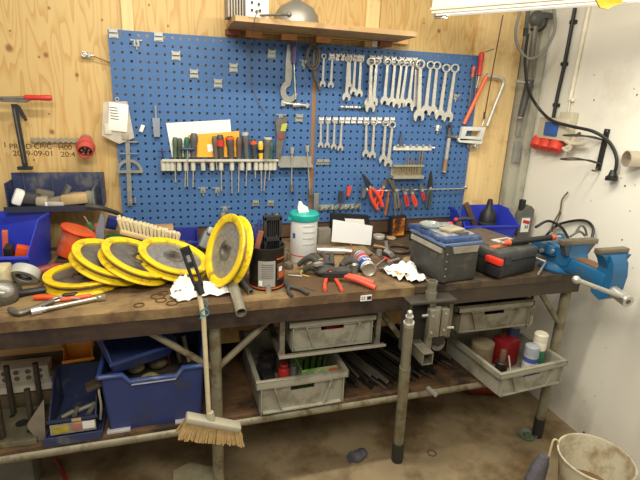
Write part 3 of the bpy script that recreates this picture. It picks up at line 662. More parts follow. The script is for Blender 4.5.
# ---- yellow wheels
RIM = mat((232, 200, 28), .42, 0, .05, 14, dirt=(150, 122, 48), dscale=16, damt=.3); HUBM = mat((112, 108, 100), .5, .35, .2, 30, dirt=(70, 62, 52), damt=.4); HUBL = mat((160, 158, 152), .4, .6, .25, 60)
def wheel_proto():
    t = thing('grooved_wheel', 'x', 'wheel', group='yellow grooved wheels on the worktop')
    Rw, h = .154, .0245
    B().lathe([(.126, -h), (Rw, -h), (Rw+.002, -h+.004), (Rw-.002, -h+.012), (Rw-.026, -.005), (Rw-.026, .005), (Rw-.002, h-.012), (Rw+.002, h-.004), (Rw, h), (.126, h), (.121, h-.004), (.121, -h+.004), (.126, -h)], 64).build('rim', RIM, t)
    B().lathe([(.0245, -.014), (.122, -.014), (.122, .012), (.05, .013), (.046, .013), (.0245, .013), (.0245, -.012)], 48).build('web', HUBM, t)
    B().lathe([(Rw-.027, -.009), (Rw-.0195, -.009), (Rw-.0195, .009), (Rw-.027, .009)], 48).build('groove', mat((122, 110, 84), .7, 0, .2, 20), t)
    B().lathe([(.022, -.018), (.043, -.018), (.046, .016), (.041, .0195), (.024, .0195), (.022, .017), (.022, -.018)], 36).build('hub', HUBM, t)
    return t
wp = wheel_proto()
def place_wheel(o, c, n, label, spin=0):
    o.location = c; q = V(n).normalized().to_track_quat('Z', 'Y'); o.rotation_euler = q.to_euler(); o['label'] = label; return o
def wz(th): return H+.154*math.sin(th)+.0247*math.cos(th)+.001
def wn(th, ph=-.25): return (math.sin(th)*math.cos(ph), math.sin(th)*math.sin(ph), math.cos(th))
wd = [(V((-.122, -.485, H+.0255)), (0, 0, 1), 'yellow rimmed grooved wheel lying flat and lowest at the left end of the row'),
      (V((-.022, -.475, wz(.42))), wn(.42), 'yellow rimmed wheel leaning between the lowest one and the one with a visible dark hub'),
      (V((.090, -.50, wz(.46))), wn(.46), 'yellow rimmed wheel with grey face and dark hub hole, third of the leaning row'),
      (V((.238, -.465, wz(.35))), wn(.35, -.45), 'yellow rimmed wheel with a shiny scuffed metal face, nearest the broom handle'),
      (V((.462, -.63, H+.1575)), (-.90, -.30, .34), 'yellow rimmed wheel standing on edge beside the black tin of tools')]
ws = [place_wheel(wp, *wd[0])]
for w in wd[1:]: ws.append(place_wheel(copy_tree(wp), *w))
for k in (3, 4):
    for ch in [c for c in bpy.data.objects if c.parent == ws[k] and c.name.startswith('web')]:
        ch.data = ch.data.copy(); ch.data.materials[0] = HUBL
# ---- broom leaning on the bench front
t = thing('broom', 'small broom hung bristles-down at the bench front with a pale wooden handle', 'broom', at(212, 425, 'y', -.9))
Lb = lambda p: p-t.location
h1 = at(209, 417, 'y', -.9); h2 = at(203.5, 318, 'y', -.86); h3 = at(198, 288, 'y', -.835)
B().cyl(Lb(h1), Lb(h2), .0095).cyl(Lb(h2), Lb(h3), .0095).build('handle', mat((190, 176, 140), .6, 0, .1), t)
g0, g1 = Lb(at(199, 287, 'y', -.835)), Lb(at(186, 251, 'y', -.80))
gm = V(g1-g0); gx = gm.normalized(); gy = gx.cross(V((0, -1, .3)).normalized()).normalized()
b = B(); w = .013
pts = []
for s_ in (-1, 1): b.tube([g0+gy*s_*.008, g0+gm*.2+gy*s_*w, g0+gm*.8+gy*s_*w, g1+gy*s_*.011], .0065, 8)
b.box(g0+gm*.03, (.034, .022, .03)).box(g1, (.036, .018, .03), (0, -.35, 0)).box(g0+gm*.62, (.024, .014, .02), (0, -.35, 0)).cyl(g0-gx*.03, g0+gx*.02, .014, .016)
b.build('hanger', BLACKP, t)
hd0, hd1 = Lb(at(186, 418, 'y', -.9)), Lb(at(240, 428, 'y', -.9))
ax = (hd1-hd0); ang = math.atan2(ax.z, ax.x)
B().box((hd0+hd1)/2+V((0, 0, .004)), (ax.length, .05, .026), (0, -ang, 0), bev=.006).cyl(Lb(at(210, 412, 'y', -.9)), Lb(at(211, 424, 'y', -.9)), .014, .022).build('head', mat((168, 162, 140), .55, 0, .08), t)
b = B(); rb = random.Random(5)
for k in range(40):
    for j in range(4):
        p = hd0+ax*((k+.5)/40)+V((0, (j-1.5)*.011, -.008)); sp_ = (k/39-.5)*.045-.012
        b.cyl(p, p+V((sp_+rb.uniform(-.006, .006), (j-1.5)*.006, -.058-rb.uniform(0, .012)-.0*k)), .004, .0055, n=5)
o = b.build('bristles', mat((168, 140, 92), .8, 0, .2, 40), t); o['kind'] = 'stuff'
B().tube([Lb(at(200, 313, 'y', -.872)), Lb(at(205, 309, 'y', -.884)), Lb(at(209, 313, 'y', -.872)), Lb(at(205, 316, 'y', -.878))], .003, 6, closed=True).tube([Lb(at(205, 309, 'y', -.884)), Lb(at(208, 304, 'y', -.884)), Lb(at(206, 299, 'y', -.88))], .002, 5).tube([Lb(at(202, 314, 'y', -.878)), Lb(at(200, 319, 'y', -.885))], .002, 5).build('string', mat((50, 130, 150), .7), t)
# ---- long tube lying over the bench
a, c = at(222.5, 213, 'y', -.035), at(239.5, 322, 'y', -.845)
a = V((a.x, -.03, a.z)); c = V((c.x, -.845, H-.01))
zz = H+.035
pts = [a, V((a.x+.012, -.12, a.z-.075)), V((T(228, 243, zz).x+.0, -.32, zz+.03)), T(232, 280, zz-.012), c]
a = at(222.5, 213, 'y', -.03)
t = thing('steel_tube', 'long dull grey steel tube lying across the bench and poking over the front edge', 'tube', T(232, 285))
d_ = (V((.492, -.865, H+.018))-V((.462, -.60, H+.062)))
B().pipe(V((.462, -.60, H+.075))-t.location, V((.478, -.895, H-.006))-t.location, .021, .018, 20).build('tube', mat((150, 146, 130), .4, .5, .12, 20), t)
b = B().cyl(P(222.5, 213, .05), V((P(222.5, 213, .05).x+.02, -.12, H+.004)), .02)
tag(b.build('upright_tube', mat((118, 116, 104), .5, .3, .15)), 'dull grey tube standing against the pegboard behind the upright yellow wheel', 'tube')
# ---- white rags
def rag(name, u, v, sx, sy, hgt, seed, label, m=PAPER, z=H, rot=0):
    b = B(); r = random.Random(seed); n = 18; g = {}
    from mathutils import noise
    for i in range(n+1):
        for j in range(n+1):
            x = (i/n-.5)*2; y = (j/n-.5)*2; R = math.hypot(x, y)
            e = 1+.16*math.sin(3*math.atan2(y, x)+seed)+.05*math.sin(6*math.atan2(y, x)+seed*2)
            zz = max(0, 1-R*.72)*hgt*(.6+.9*noise.noise(V((x*1.5+seed, y*1.5, 0))))+abs(noise.noise(V((x*2.3, y*2.3+seed, 3))))*hgt*.9+.002
            g[i, j] = b.bm.verts.new((x*sx/2*e, y*sy/2*e, zz))
    for i in range(n):
        for j in range(n): b.bm.faces.new([g[i, j], g[i+1, j], g[i+1, j+1], g[i, j+1]])
    o = b.build(name, m, None, T(u, v, z), (0, 0, rot), 80); md = o.modifiers.new('s', 'SOLIDIFY'); md.thickness = .0015
    return tag(o, label, 'cloth')
rag('white_rag', 203, 293, .23, .13, .04, 4, 'crumpled white rag under the broom hanger at the bench edge', rot=.2)
rag('white_rag', 184, 290, .09, .09, .06, 9, 'smaller white rag bunched between the scuffed wheel and the broom hanger')
rag('crumpled_paper', 404, 275, .15, .2, .05, 12, 'crumpled white paper towel left of the big grey crate box')
rag('brown_rag', 412, 262, .08, .1, .02, 17, 'small dirty scrap lying behind the crumpled paper towel', mat((150, 128, 96), .9))
# washers on worktop
for u, v, r, lb in ((158, 296, .026, 'largest'), (139, 305, .018, 'leftmost'), (161, 300, .02, 'middle'), (172, 303, .02, 'rightmost'), (163, 293, .02, 'rearmost')):
    tag(B().ring((0, 0, 0), r, .0022).build('wire_ring', mat((96, 74, 48), .5, .5), None, T(u, v, H+.0025)), f'thin rusty wire ring lying before the yellow wheels, {lb} of five', 'ring', 'wire rings on the worktop')
# ---- black tin with tools
c = T(265.5, 285, H); c = V((.622, -.655, H))
t = thing('tool_tin', 'black paint tin with an orange-edged grey label holding tools', 'tin', c); t.scale = (1, 1, .80)
TL = mat((34, 33, 32), .4, 0, .1, 20, dirt=(70, 60, 50), damt=.2)
B().lathe([(0, 0), (.072, 0), (.075, .004), (.075, .222), (.078, .226), (.078, .232), (.07, .232), (.07, .012), (0, .012)], 36).build('can', TL, t)
def wraplabel(R, z0, z1, a0, a1, n=16):
    b = B(); g = []
    for i in range(n+1):
        a = a0+(a1-a0)*i/n; g.append([b.bm.verts.new((rr*math.cos(a), rr*math.sin(a), z)) for rr, z in ((R, z0), (R, z1), (R+.0012, z1), (R+.0012, z0))])
    for p, q in zip(g, g[1:]):
        for k in range(4): l = (k+1) % 4; b.bm.faces.new([p[k], p[l], q[l], q[k]])
    b.bm.faces.new(g[0]); b.bm.faces.new(g[-1][::-1]); return b
wraplabel(.0755, .012, .02, -PI, .3).build('orange_band', mat((190, 96, 50), .5), t)
wraplabel(.0755, .172, .178, -1.2, .3).build('orange_band', mat((190, 96, 50), .5), t)
wraplabel(.0757, .025, .168, -2.25, -1.28).build('grey_label', mat((150, 146, 138), .6, 0, .05), t)
wraplabel(.0757, .06, .15, -1.15, -.3).build('brown_label', mat((92, 66, 50), .6, 0, .3, 60), t)
wraplabel(.0764, .105, .13, -1.05, -.8).build('white_mark', mat((220, 215, 205), .6), t)
wraplabel(.0764, .07, .098, -1.05, -.55).build('orange_mark', mat((196, 84, 40), .6), t)
wraplabel(.0772, .032, .06, -2.2, -2.0).build('barcode', PAPER, t)
for k in range(7): wraplabel(.0770, .075+.012*k, .079+.012*k, -2.05, -1.4).build('label_line', mat((105, 102, 98), .6), t)
t = thing('hex_key_set', 'black folding hex key set standing in the black tin', 'hex key set', c+V((.02, 0, .012)))
b = B()
for x in (-.03, .034): b.box((x, 0, .19), (.012, .036, .21), bev=.002)
b.box((.002, 0, .29), (.076, .036, .016)).box((.002, 0, .2), (.076, .036, .016)).box((.002, .012, .24), (.07, .006, .09)); b.build('frame', BLACKM, t)
for k in range(5): B().cyl((-.012+k*.009, -.004, .10), (-.012+k*.009, -.004, .275+.004*k), .003, n=6).build('key', mat((70, 70, 74), .35, .7), t)
t = thing('blue_pliers', 'pliers with blue handles leaning out of the black tin at its left', 'pliers', c+V((-.035, -.01, .012)))
BP = mat((44, 62, 128), .45)
B().tube([(-.0, 0, .05), (-.012, 0, .2), (-.028, -.005, .26)], .009).build('handle', BP, t); B().tube([(.004, .01, .05), (-.002, .01, .2), (.004, .01, .285)], .009).build('handle', BP, t)
B().box((-.004, -.01, .2), (.022, .01, .08), (0, .25, 0)).build('tag', mat((140, 84, 66), .5), t)
t = thing('ratchet_tool', 'dark ratchet tool standing in the black tin at its right', 'ratchet', c+V((.045, .012, .012)))
B().tube([(0, 0, .02), (.002, 0, .2), (.0, 0, .28)], .009).ball((0, 0, .29), .016, (1, .6, 1)).build('body', mat((70, 68, 64), .4, .6), t)
B().cyl((0, 0, .2), (.0, -.012, .2), .012).build('knob', STEEL, t)
def cyl_obj(name, u, v, r, h, m, label, cat, z=H, rt=None, hollow=False, grp=None, n=20):
    b = B()
    if hollow: b.lathe([(r*.7, 0), (r, 0), (r, h), (r*.7, h), (r*.7, 0)], n)
    else: b.lathe([(0, 0), (r*.96, 0), (r, r*.05), (r, h-r*.05), (r*.96, h), (0, h)], n)
    p = T(u, v, z); o = b.build(name, m, None, p+V((0, r, 0))); return tag(o, label, cat, grp)
cyl_obj('socket', 269, 294, .0125, .034, STEEL, 'chrome socket standing in front of the black tin', 'socket', hollow=True)
cyl_obj('socket', 245.5, 272, .016, .04, DSTEEL, 'upper of two dark sockets left of the black tin', 'socket', hollow=True)
cyl_obj('socket', 243.5, 277, .018, .03, DSTEEL, 'dark short socket between the upright wheel and the black tin', 'socket', hollow=True)
a = T(241, 281, H+.013); c2 = T(251, 292, H+.013)
tag(B().pipe(a, c2, .0135, .008).cyl(a, a+(a-c2)*.2, .011).build('steel_bush', DSTEEL), 'dark threaded pipe piece lying left of the black tin', 'pipe')
# pliers on worktop (grey)
def bench_pliers(piv, jaw, h1, h2, hm, jm, label, hr=.008, name='pliers', z=.012):
    p = T(*piv, H+z); t = thing(name, label, 'pliers', p)
    for k, h in enumerate((h1, h2)):
        e = T(*h, H+hr+.0005)-p; mid = e*.5+V((-e.y, e.x, 0)).normalized()*(.010 if k else -.010); mid.z = hr-z+.0006+.002; e.z = hr-z+.0006
        B().tube([e*.02, mid, e], hr, 10).build('handle', hm, t)
    j = T(*jaw, H+z)-p; n = j.normalized(); s = V((-n.y, n.x, 0))
    for sg in (-1, 1):
        q = [n*-.012, n*-.004+s*sg*.016, n*j.length*.6+s*sg*.010, n*j.length+s*sg*.003, n*j.length]
        B().prism([(x.x, x.y) for x in q], .011, axis='z').build('jaw', jm, t)
    B().cyl((0, 0, -.008), (0, 0, .008), .009).build('pivot', jm, t); return t
bench_pliers((289, 286), (285, 281.5), (292, 296), (308, 294), mat((76, 76, 72), .5, .3), mat((84, 82, 76), .5, .5), 'old grey pliers open on the worktop front before the white tub')
# ---- white wipes tub
t = thing('wipes_tub', 'white wipes tub with a teal lid and a tissue poking out', 'tub', (.86, -.375, H))
B().lathe([(0, 0), (.062, 0), (.066, .006), (.066, .218), (.0, .22)], 40).build('tub', mat((216, 216, 212), .4, 0, .03), t)
B().lathe([(.0, .214), (.07, .214), (.072, .219), (.072, .244), (.066, .25), (.02, .252), (0, .252)], 40).box((-.075, -.01, .222), (.02, .02, .01)).build('lid', mat((26, 158, 146), .4, 0, .04), t)
b = B(); b.prism([(-.022, 0), (.018, 0), (.0, .055), (-.012, .06), (-.024, .03)], .012, Matrix.Translation((-.008, -.01, .25)) @ Matrix.Rotation(-.2, 4, 'Y')); b.prism([(-.012, 0), (.02, 0), (.014, .025), (-.014, .04)], .02, Matrix.Translation((0, .0, .25)))
b.build('tissue', PAPER, t)
wraplabel(.0662, .04, .045, -PI, 0).build('stripe', mat((190, 70, 58), .5), t)
wraplabel(.0664, .13, .155, -2.75, -2.5).build('blue_mark', mat((52, 84, 150), .5), t)
for k in range(4): wraplabel(.0664, .19-.03*k, .196-.03*k, -1.9, -.95).build('label_line', mat((176, 176, 172), .5), t)
# ---- work gloves and red pliers
GL = mat((66, 64, 60), .85, 0, .2, 40)
t = thing('work_gloves', 'pair of grey work gloves in a heap before the white tub', 'gloves', (.93, -.58, H)); t.scale = (1.15, 1.15, 1.35)
b = B(); b.ball((-.02, -.01, .018), .038, (1.25, 1.0, .46)); b.ball((.05, -.03, .017), .034, (1.1, .9, .45))
for k, (a, L) in enumerate(((2.5, .10), (2.1, .12), (1.7, .115), (1.3, .10))):
    d = V((math.cos(a), math.sin(a), 0)); b.tube([V((-.03+.015*k, .01, .028)), V((-.03+.015*k, .01, .052))+d*L*.5, V((-.03+.015*k, .01, .018))+d*L], .0125, 8, taper=.75)
for k, (a, L) in enumerate(((.6, .10), (.25, .1), (-.1, .085))):
    d = V((math.cos(a), math.sin(a), 0)); b.tube([V((.05, -.01+.005*k, .026)), V((.05, -.0, .044))+d*L*.5, V((.05, 0, .013))+d*L], .0125, 8, taper=.75)
b.tube([(-.04, -.02, .03), (-.075, -.0, .03), (-.1, .02, .014)], .016, 8, taper=.6); b.build('fabric', GL, t, angle=80)
B().tube([(-.02, .02, .05), (-.07, .03, .036), (-.115, .01, .006), (-.09, -.03, .005)], .0025, 6).build('cuff_thread', mat((190, 170, 90), .7), t)
B().box((-.055, -.025, .047), (.035, .02, .01), (0, 0, .4)).build('patch', mat((140, 136, 128), .7), t)
RH = mat((208, 78, 54), .45)
bench_pliers((330, 271.5), (312, 266), (325, 290), (342, 291), RH, BLACKM, 'pliers with two short orange-red handles lying below the gloves', hr=.0085, z=.03)
t = thing('long_pliers', 'long red-handled pliers pointing right in front of the spray can', 'pliers', T(345, 276, H+.03))
e1 = T(375.5, 288, H+.012)-t.location; e2 = T(374, 284, H+.012)-t.location
B().tube([V((.0, 0, 0)), e1*.5+V((0, 0, .004)), e1], .0125, 10).build('handle', RH, t); B().tube([V((.0, .015, 0)), e2*.5+V((0, .01, .006)), e2+V((.0, .012, 0))], .012, 10).build('handle', RH, t)
B().prism([(.01, -.012), (.02, .02), (-.07, .03), (-.1, .022), (-.09, .012), (-.04, -.002)], .02, Matrix.Translation((0, 0, .004)), axis='z').build('jaw', BLACKM, t)
# ---- spray can tipped on its side
a, c = T(368, 252, H+.034), T(370.5, 271, H+.034)
a, c = V((1.135, -.44, H+.034)), V((1.105, -.645, H+.034))
ax = c-a; t = thing('spray_can', 'white and blue spray can lying on its side, dented base to the front', 'spray can', V((c.x, c.y, H))); L = ax.length
n = ax.normalized(); Mx = Matrix.Translation(c-V((c.x, c.y, H))-n*0) @ frame_z(-n)
B().lathe([(0, .006), (.024, .002), (.031, -.001), (.0335, .003), (.0335, L*.86), (.028, L*.93), (.014, L)], 28, Mx).build('can', mat((212, 212, 208), .35, .2, .04), t)
B().lathe([(0, .004), (.0255, .0), (.031, -.004), (.035, .0), (.035, .006), (.033, .006)], 28, Mx).build('base_rim', mat((170, 164, 146), .4, .7), t)
for z0, z1, cc in ((.03, .075, (46, 72, 150)), (.082, .092, (46, 72, 150)), (.105, .14, (196, 70, 62)), (.15, .162, (70, 94, 170))):
    B().lathe([(.0335, z0), (.0342, z0+.0005), (.0342, z1), (.0335, z1+.0005)], 28, Mx).build('label_stripe', mat(cc, .4), t)
for k in range(3): B().box(Mx @ V((0, 0, 0))+V((0, .05+.0, .0345)) if 0 else V((c.x, c.y, H))*0+Mx @ V((.034*math.cos(1.2+.35*k), .034*math.sin(1.2+.35*k), .052)), (.006, .022, .004), (0, 0, .1)).build('label_letter', PAPER, t)
# bolt / socket adapter
t = thing('socket_adapter', 'dull grey stepped steel cylinder standing left of the spray can', 'adapter', T(355, 274)+V((0, .018, 0)))
B().lathe([(0, 0), (.022, 0), (.022, .044), (.013, .052), (.013, .07), (0, .07)], 20).build('body', mat((140, 138, 128), .4, .7, .15), t)
# ---- white panel leaning on black tray
t = thing('white_card', 'blank white card leaning on a black tray behind the spray can', 'card', V((1.17, -.16, H)))
p = [at(*q, 'y', -.20) for q in ((333, 219.5), (372.5, 226), (370.5, 247), (331.5, 241.5))]
b = B(); b.prism([(q.x-t.location.x, max(.001, q.z-t.location.z)) for q in p], .004, Matrix.Translation((0, -.04, 0))); b.build('card', mat((228, 230, 230), .7, 0, .01), t)
t = thing('black_tray', 'black flat tray standing behind the white card', 'tray', V((1.2, -.05, H)))
p = [at(*q, 'y', -.06) for q in ((331, 213), (368, 215.5), (370, 232), (331, 228))]
B().prism([(q.x-t.location.x, q.z-t.location.z) for q in p], .03, Matrix.Translation((0, -.005, 0))).build('tray', BLACKP, t)
p = [at(*q, 'y', -.08) for q in ((345, 218.5), (364, 219.5), (365, 228), (346, 226))]
B().prism([(q.x-t.location.x, q.z-t.location.z) for q in p], .003, Matrix.Translation((0, -.028, 0))).build('white_sticker', PAPER, t)
tag(box_obj('grey_box', V((1.045, -.12, H+.045)), (.07, .05, .09), mat((128, 124, 112), .5, 0, .2)), 'small grey box between the white tub and the white card', 'box')
tag(B().cyl(T(317, 250, H+.021), T(345, 251, H+.021), .019).cyl(T(345, 251, H+.021), T(352, 251.5, H+.021), .013).build('steel_bar', STEEL), 'shiny round steel bar lying behind the gloves', 'bar')
tag(B().tube([T(336, 247, H+.004), T(345, 256, H+.004), T(341, 265, H+.004), T(350, 262, H+.004), T(352, 248, H+.03), T(349, 243, H+.004)], .0025, 6).build('red_wire', mat((150, 62, 42), .5)), 'thin red-brown wire tangled in front of the white card', 'wire')
tag(B().lathe([(.0, .0), (.028, 0), (.028, .16), (.024, .165), (0, .165)], 24).build('metal_tube', mat((150, 148, 136), .4, .6), None, V((.9, -.09, H))), 'upright grey metal cylinder behind the wipes tub', 'tube')
cyl_obj('nut', 380, 256, .014, .03, STEEL, 'small steel cylinder upright beside the spray can top', 'socket', hollow=True)
o = tag(B().ring((0, 0, .0), .062, .011, n=32).build('hose_ring', mat((74, 62, 46), .5, .2), None, T(399.5, 248.5, H+.0115)), 'dark brown hose ring lying in front of the picture tin', 'ring')
# picture tin / lamp
t = thing('picture_packet', 'black framed packet with an orange flame picture under the pliers', 'packet', V((1.52, -.06, H)))
p = [at(*q, 'y', -.07) for q in ((391, 217), (406, 215.5), (404, 237.5), (389.5, 238))]
q_ = [((x.x-1.52), max(.001, x.z-H)) for x in p]; B().prism(q_, .04).build('packet', BLACKP, t)
cx_ = sum(a for a, _ in q_)/4; cz_ = sum(a for _, a in q_)/4
B().prism([((a-cx_)*.78+cx_, (b2-cz_)*.82+cz_) for a, b2 in q_], .003, Matrix.Translation((0, -.021, 0))).build('picture', mat((176, 104, 34), .5, 0, .9, 22, dirt=(60, 34, 16), dscale=14, damt=.6), t)
tag(box_obj('black_clip_box', T(414, 238, H+.012), (.05, .03, .024), BLACKP), 'small black box on the worktop right of the flame picture', 'box')
cyl_obj('tape_puck', 381, 240, .035, .022, mat((178, 174, 162), .4, .2), 'pale round puck left of the flame picture', 'puck')
cyl_obj('bottle_cap', 393, 240, .028, .010, mat((170, 150, 112), .5), 'flat tan cap in front of the flame picture', 'cap')
tag(B().cyl(T(374, 246, H+.014), T(383, 247.5, H+.014), .013).cyl(T(383, 247.5, H+.014), T(387, 248, H+.014), .009).build('brass_fitting', mat((140, 108, 70), .4, .6)), 'brown brass fitting lying right of the white card', 'fitting')
tag(B().cyl(T(386, 251, H+.016), T(392, 255, H+.016), .015).cyl(T(386, 242, H+.016), T(387, 251, H+.016), .010).build('pipe_fitting', STEEL), 'bright steel pipe fitting inside the clutter by the hose ring', 'fitting')
for k, (u0, v0, u1, v1, r, m, lb) in enumerate(((376, 266, 386, 258, .005, STEEL, 'thin steel pin leaning in the clutter beside the spray can'), (380, 270, 392, 263, .007, DSTEEL, 'dark bolt lying just above the yellow screwdriver'), (384, 257, 393, 262, .006, REDP, 'small red-brown pin in the clutter'), (388, 262, 399, 259, .008, STEEL, 'steel stub lying left of the crumpled paper'), (360, 262, 372, 254, .004, BLACKM, 'thin black rod beside the spray can'), (392, 231, 396, 224, .004, BROWNW, 'thin brown stick before the flame picture'), (304, 287, 316, 291, .002, DSTEEL, 'sliver of wire on the worktop edge'), (288, 275, 302, 276, .004, STEEL, 'thin steel pin beside the gloves cuff'))):
    tag(B().cyl(T(u0, v0, H+r+.0005), T(u1, v1, H+r+.0005), r, n=8).build('loose_pin', m), lb, 'pin')
cyl_obj('steel_bush', 290, 270, .02, .03, mat((110, 104, 92), .5, .3), 'small dark steel bush left of the white tub base', 'bush')
cyl_obj('metal_pot', 284, 262, .024, .045, mat((122, 116, 104), .5, .2), 'dull grey pot between the black tin and the white tub', 'pot')
tag(B().prism([(-.04, 0), (.03, 0), (.045, .12), (-.03, .15)], .012).build('plastic_sleeve', mat((176, 172, 160), .3, 0, .1, alpha=.7), None, V((.71, -.3, H))), 'translucent plastic sleeve standing between tin and tub', 'sleeve')
# yellow-handled screwdriver
t = thing('screwdriver', 'short screwdriver with amber wooden handle pointing at the crumpled paper', 'screwdriver', T(394, 273, H+.014))
e = T(383, 270, H+.014)-t.location; e2 = T(405, 275.5, H+.014)-t.location
B().lathe([(0, 0), (.012, .002), (.014, .02), (.011, .045), (.013, .07), (.008, .085), (0, .085)], 14, frame_z(e2-e) ).build('handle', mat((182, 134, 66), .45), t); B().lathe([(.0125, .055), (.0148, .056), (.0148, .066), (.0125, .067)], 14, frame_z(e2-e)).build('band', BLACKP, t)
B().cyl((0, 0, 0), e, .0045).build('shaft', DSTEEL, t)

# ---- big grey battery box
q = [T(447.5, 297), T(482, 286), T(414, 271)]
f0, f1, k0 = V((1.335, -.79, H)), V((1.60, -.715, H)), V((1.36, -.50, H))
p0 = V((1.392, -.80, H)); xa = V((1, .1, 0)).normalized(); ya = V((-xa.y, xa.x, 0))
t = thing('plastic_toolbox', 'big dirty grey plastic box with a blue-rimmed cluttered lid', 'box', p0, (0, 0, math.atan2(xa.y, xa.x)))
Wb, Db, Hb = .20, .265, .195
GB = mat((60, 59, 55), .55, 0, .15, 12, dirt=(92, 86, 74), dscale=10, damt=.3)
b = B().box((Wb/2, Db/2, Hb/2-.01), (Wb, Db, Hb-.02), bev=.012); b.build('body', GB, t)
B().prism([(.05, Hb-.052), (Wb-.02, Hb-.052), (Wb-.012, Hb-.022), (.04, Hb-.022)], .012, Matrix.Translation((0, -.004, 0))).build('front_grip', mat((140, 134, 118), .55, 0, .2, 30), t)
b = B().box((.012, -.004, Hb/2), (.02, .012, Hb-.02)).build('corner_strip', mat((54, 53, 50), .5), t)
for k in range(4): B().cyl((.012, -.009, .04+.035*k), (.012, -.013, .04+.035*k), .003, n=8).build('rivet', STEEL, t)
B().box((-.0045, Db/2, Hb-.04), (.009, Db*.92, .022)).build('side_lip', mat((158, 152, 136), .5), t)
BL = mat((46, 72, 118), .45, 0, .12, 14, dirt=(110, 116, 124), damt=.3)
B().box((Wb/2, Db/2, Hb-.012), (Wb+.016, Db+.014, .016), bev=.004).build('lid_rim', mat((92, 112, 150), .45), t)
B().box((Wb/2, Db/2, Hb+.007), (Wb+.006, Db+.004, .022), bev=.004).build('lid', BL, t)
LT = mat((138, 140, 136), .5, 0, .15, 20, dirt=(84, 98, 124), dscale=18, damt=.4)
b = B()
for j in range(3):
    for i in range(2): b.box((.012+(Wb-.024)*(i+.5)/2, .02+(Db-.04)*(j+.5)/3, Hb+.020), ((Wb-.04)/2, (Db-.07)/3, .008), bev=.003)
b.build('lid_panel', LT, t)
for y in (.05, .17, .27): B().box((-.003, y, Hb+.008), (.014, .03, .02), bev=.003).build('lid_latch', BL, t)
B().box((.12, .03, Hb+.028), (.05, .012, .012)).box((.1, .05, Hb+.026), (.02, .03, .008)).build('lid_catch', DSTEEL, t)
gd = thing('glass_dish', 'round clear glass dish lying on the far end of the grey box lid', 'dish', T(430, 226, H+.235))
gd.location = at(431, 226.5, 'z', H+Hb+.024)
B().lathe([(0, 0), (.05, 0), (.056, .014), (.052, .016), (.046, .006), (0, .005)], 28).build('dish', mat((170, 176, 172), .2, .3, .1, alpha=.8), gd)
tag(box_obj('flat_wood_scrap', T(452, 229, H+Hb+.032), (.1, .07, .012), mat((160, 148, 126), .6, 0, .2), None, (0, 0, .3)), 'flat pale scrap lying on the grey box lid', 'scrap')
# ---- grey tool case
p0 = V((1.69, -.805, H)); ang = .23
t = thing('tool_case', 'dark grey tool case with orange stripe and red latch beside the vise', 'tool case', p0, (0, 0, ang))
Wc, Dc, Hc = .28, .38, .135
CG = mat((66, 68, 66), .5, 0, .12, 14, dirt=(96, 92, 82), damt=.25)
B().box((Wc/2, Dc/2, .04), (Wc, Dc, .08), bev=.012).build('base', mat((38, 39, 39), .5), t)
B().box((Wc/2, Dc/2, .105), (Wc+.004, Dc+.004, .056), bev=.016).build('lid', CG, t)
B().box((Wc*.54, Dc*.5, .134), (Wc*.78, Dc*.75, .005)).build('lid_recess', mat((86, 74, 64), .6, 0, .25, 20), t)
B().box((Wc*.52, .075, .1345), (Wc*.86, .03, .006)).build('orange_stripe', mat((206, 104, 48), .5), t)
B().box((Wc*.62, .13, .1375), (Wc*.42, .06, .003)).build('label', mat((186, 182, 172), .6, 0, .2, 60), t)
B().box((Wc*.64, .125, .1395), (Wc*.22, .03, .002)).build('label_picture', mat((96, 84, 72), .6), t)
B().box((.018, .3, .137), (.03, .04, .012)).build('red_corner', REDP, t)
B().box((-.012, .02, .092), (.026, .09, .03), bev=.004).build('red_latch', mat((216, 52, 36), .4), t)
B().box((-.010, .02, .045), (.022, .1, .05), bev=.004).build('black_catch', BLACKP, t)
B().box((.05, -.004, .09), (.04, .012, .04)).build('latch', mat((50, 50, 50), .5), t)
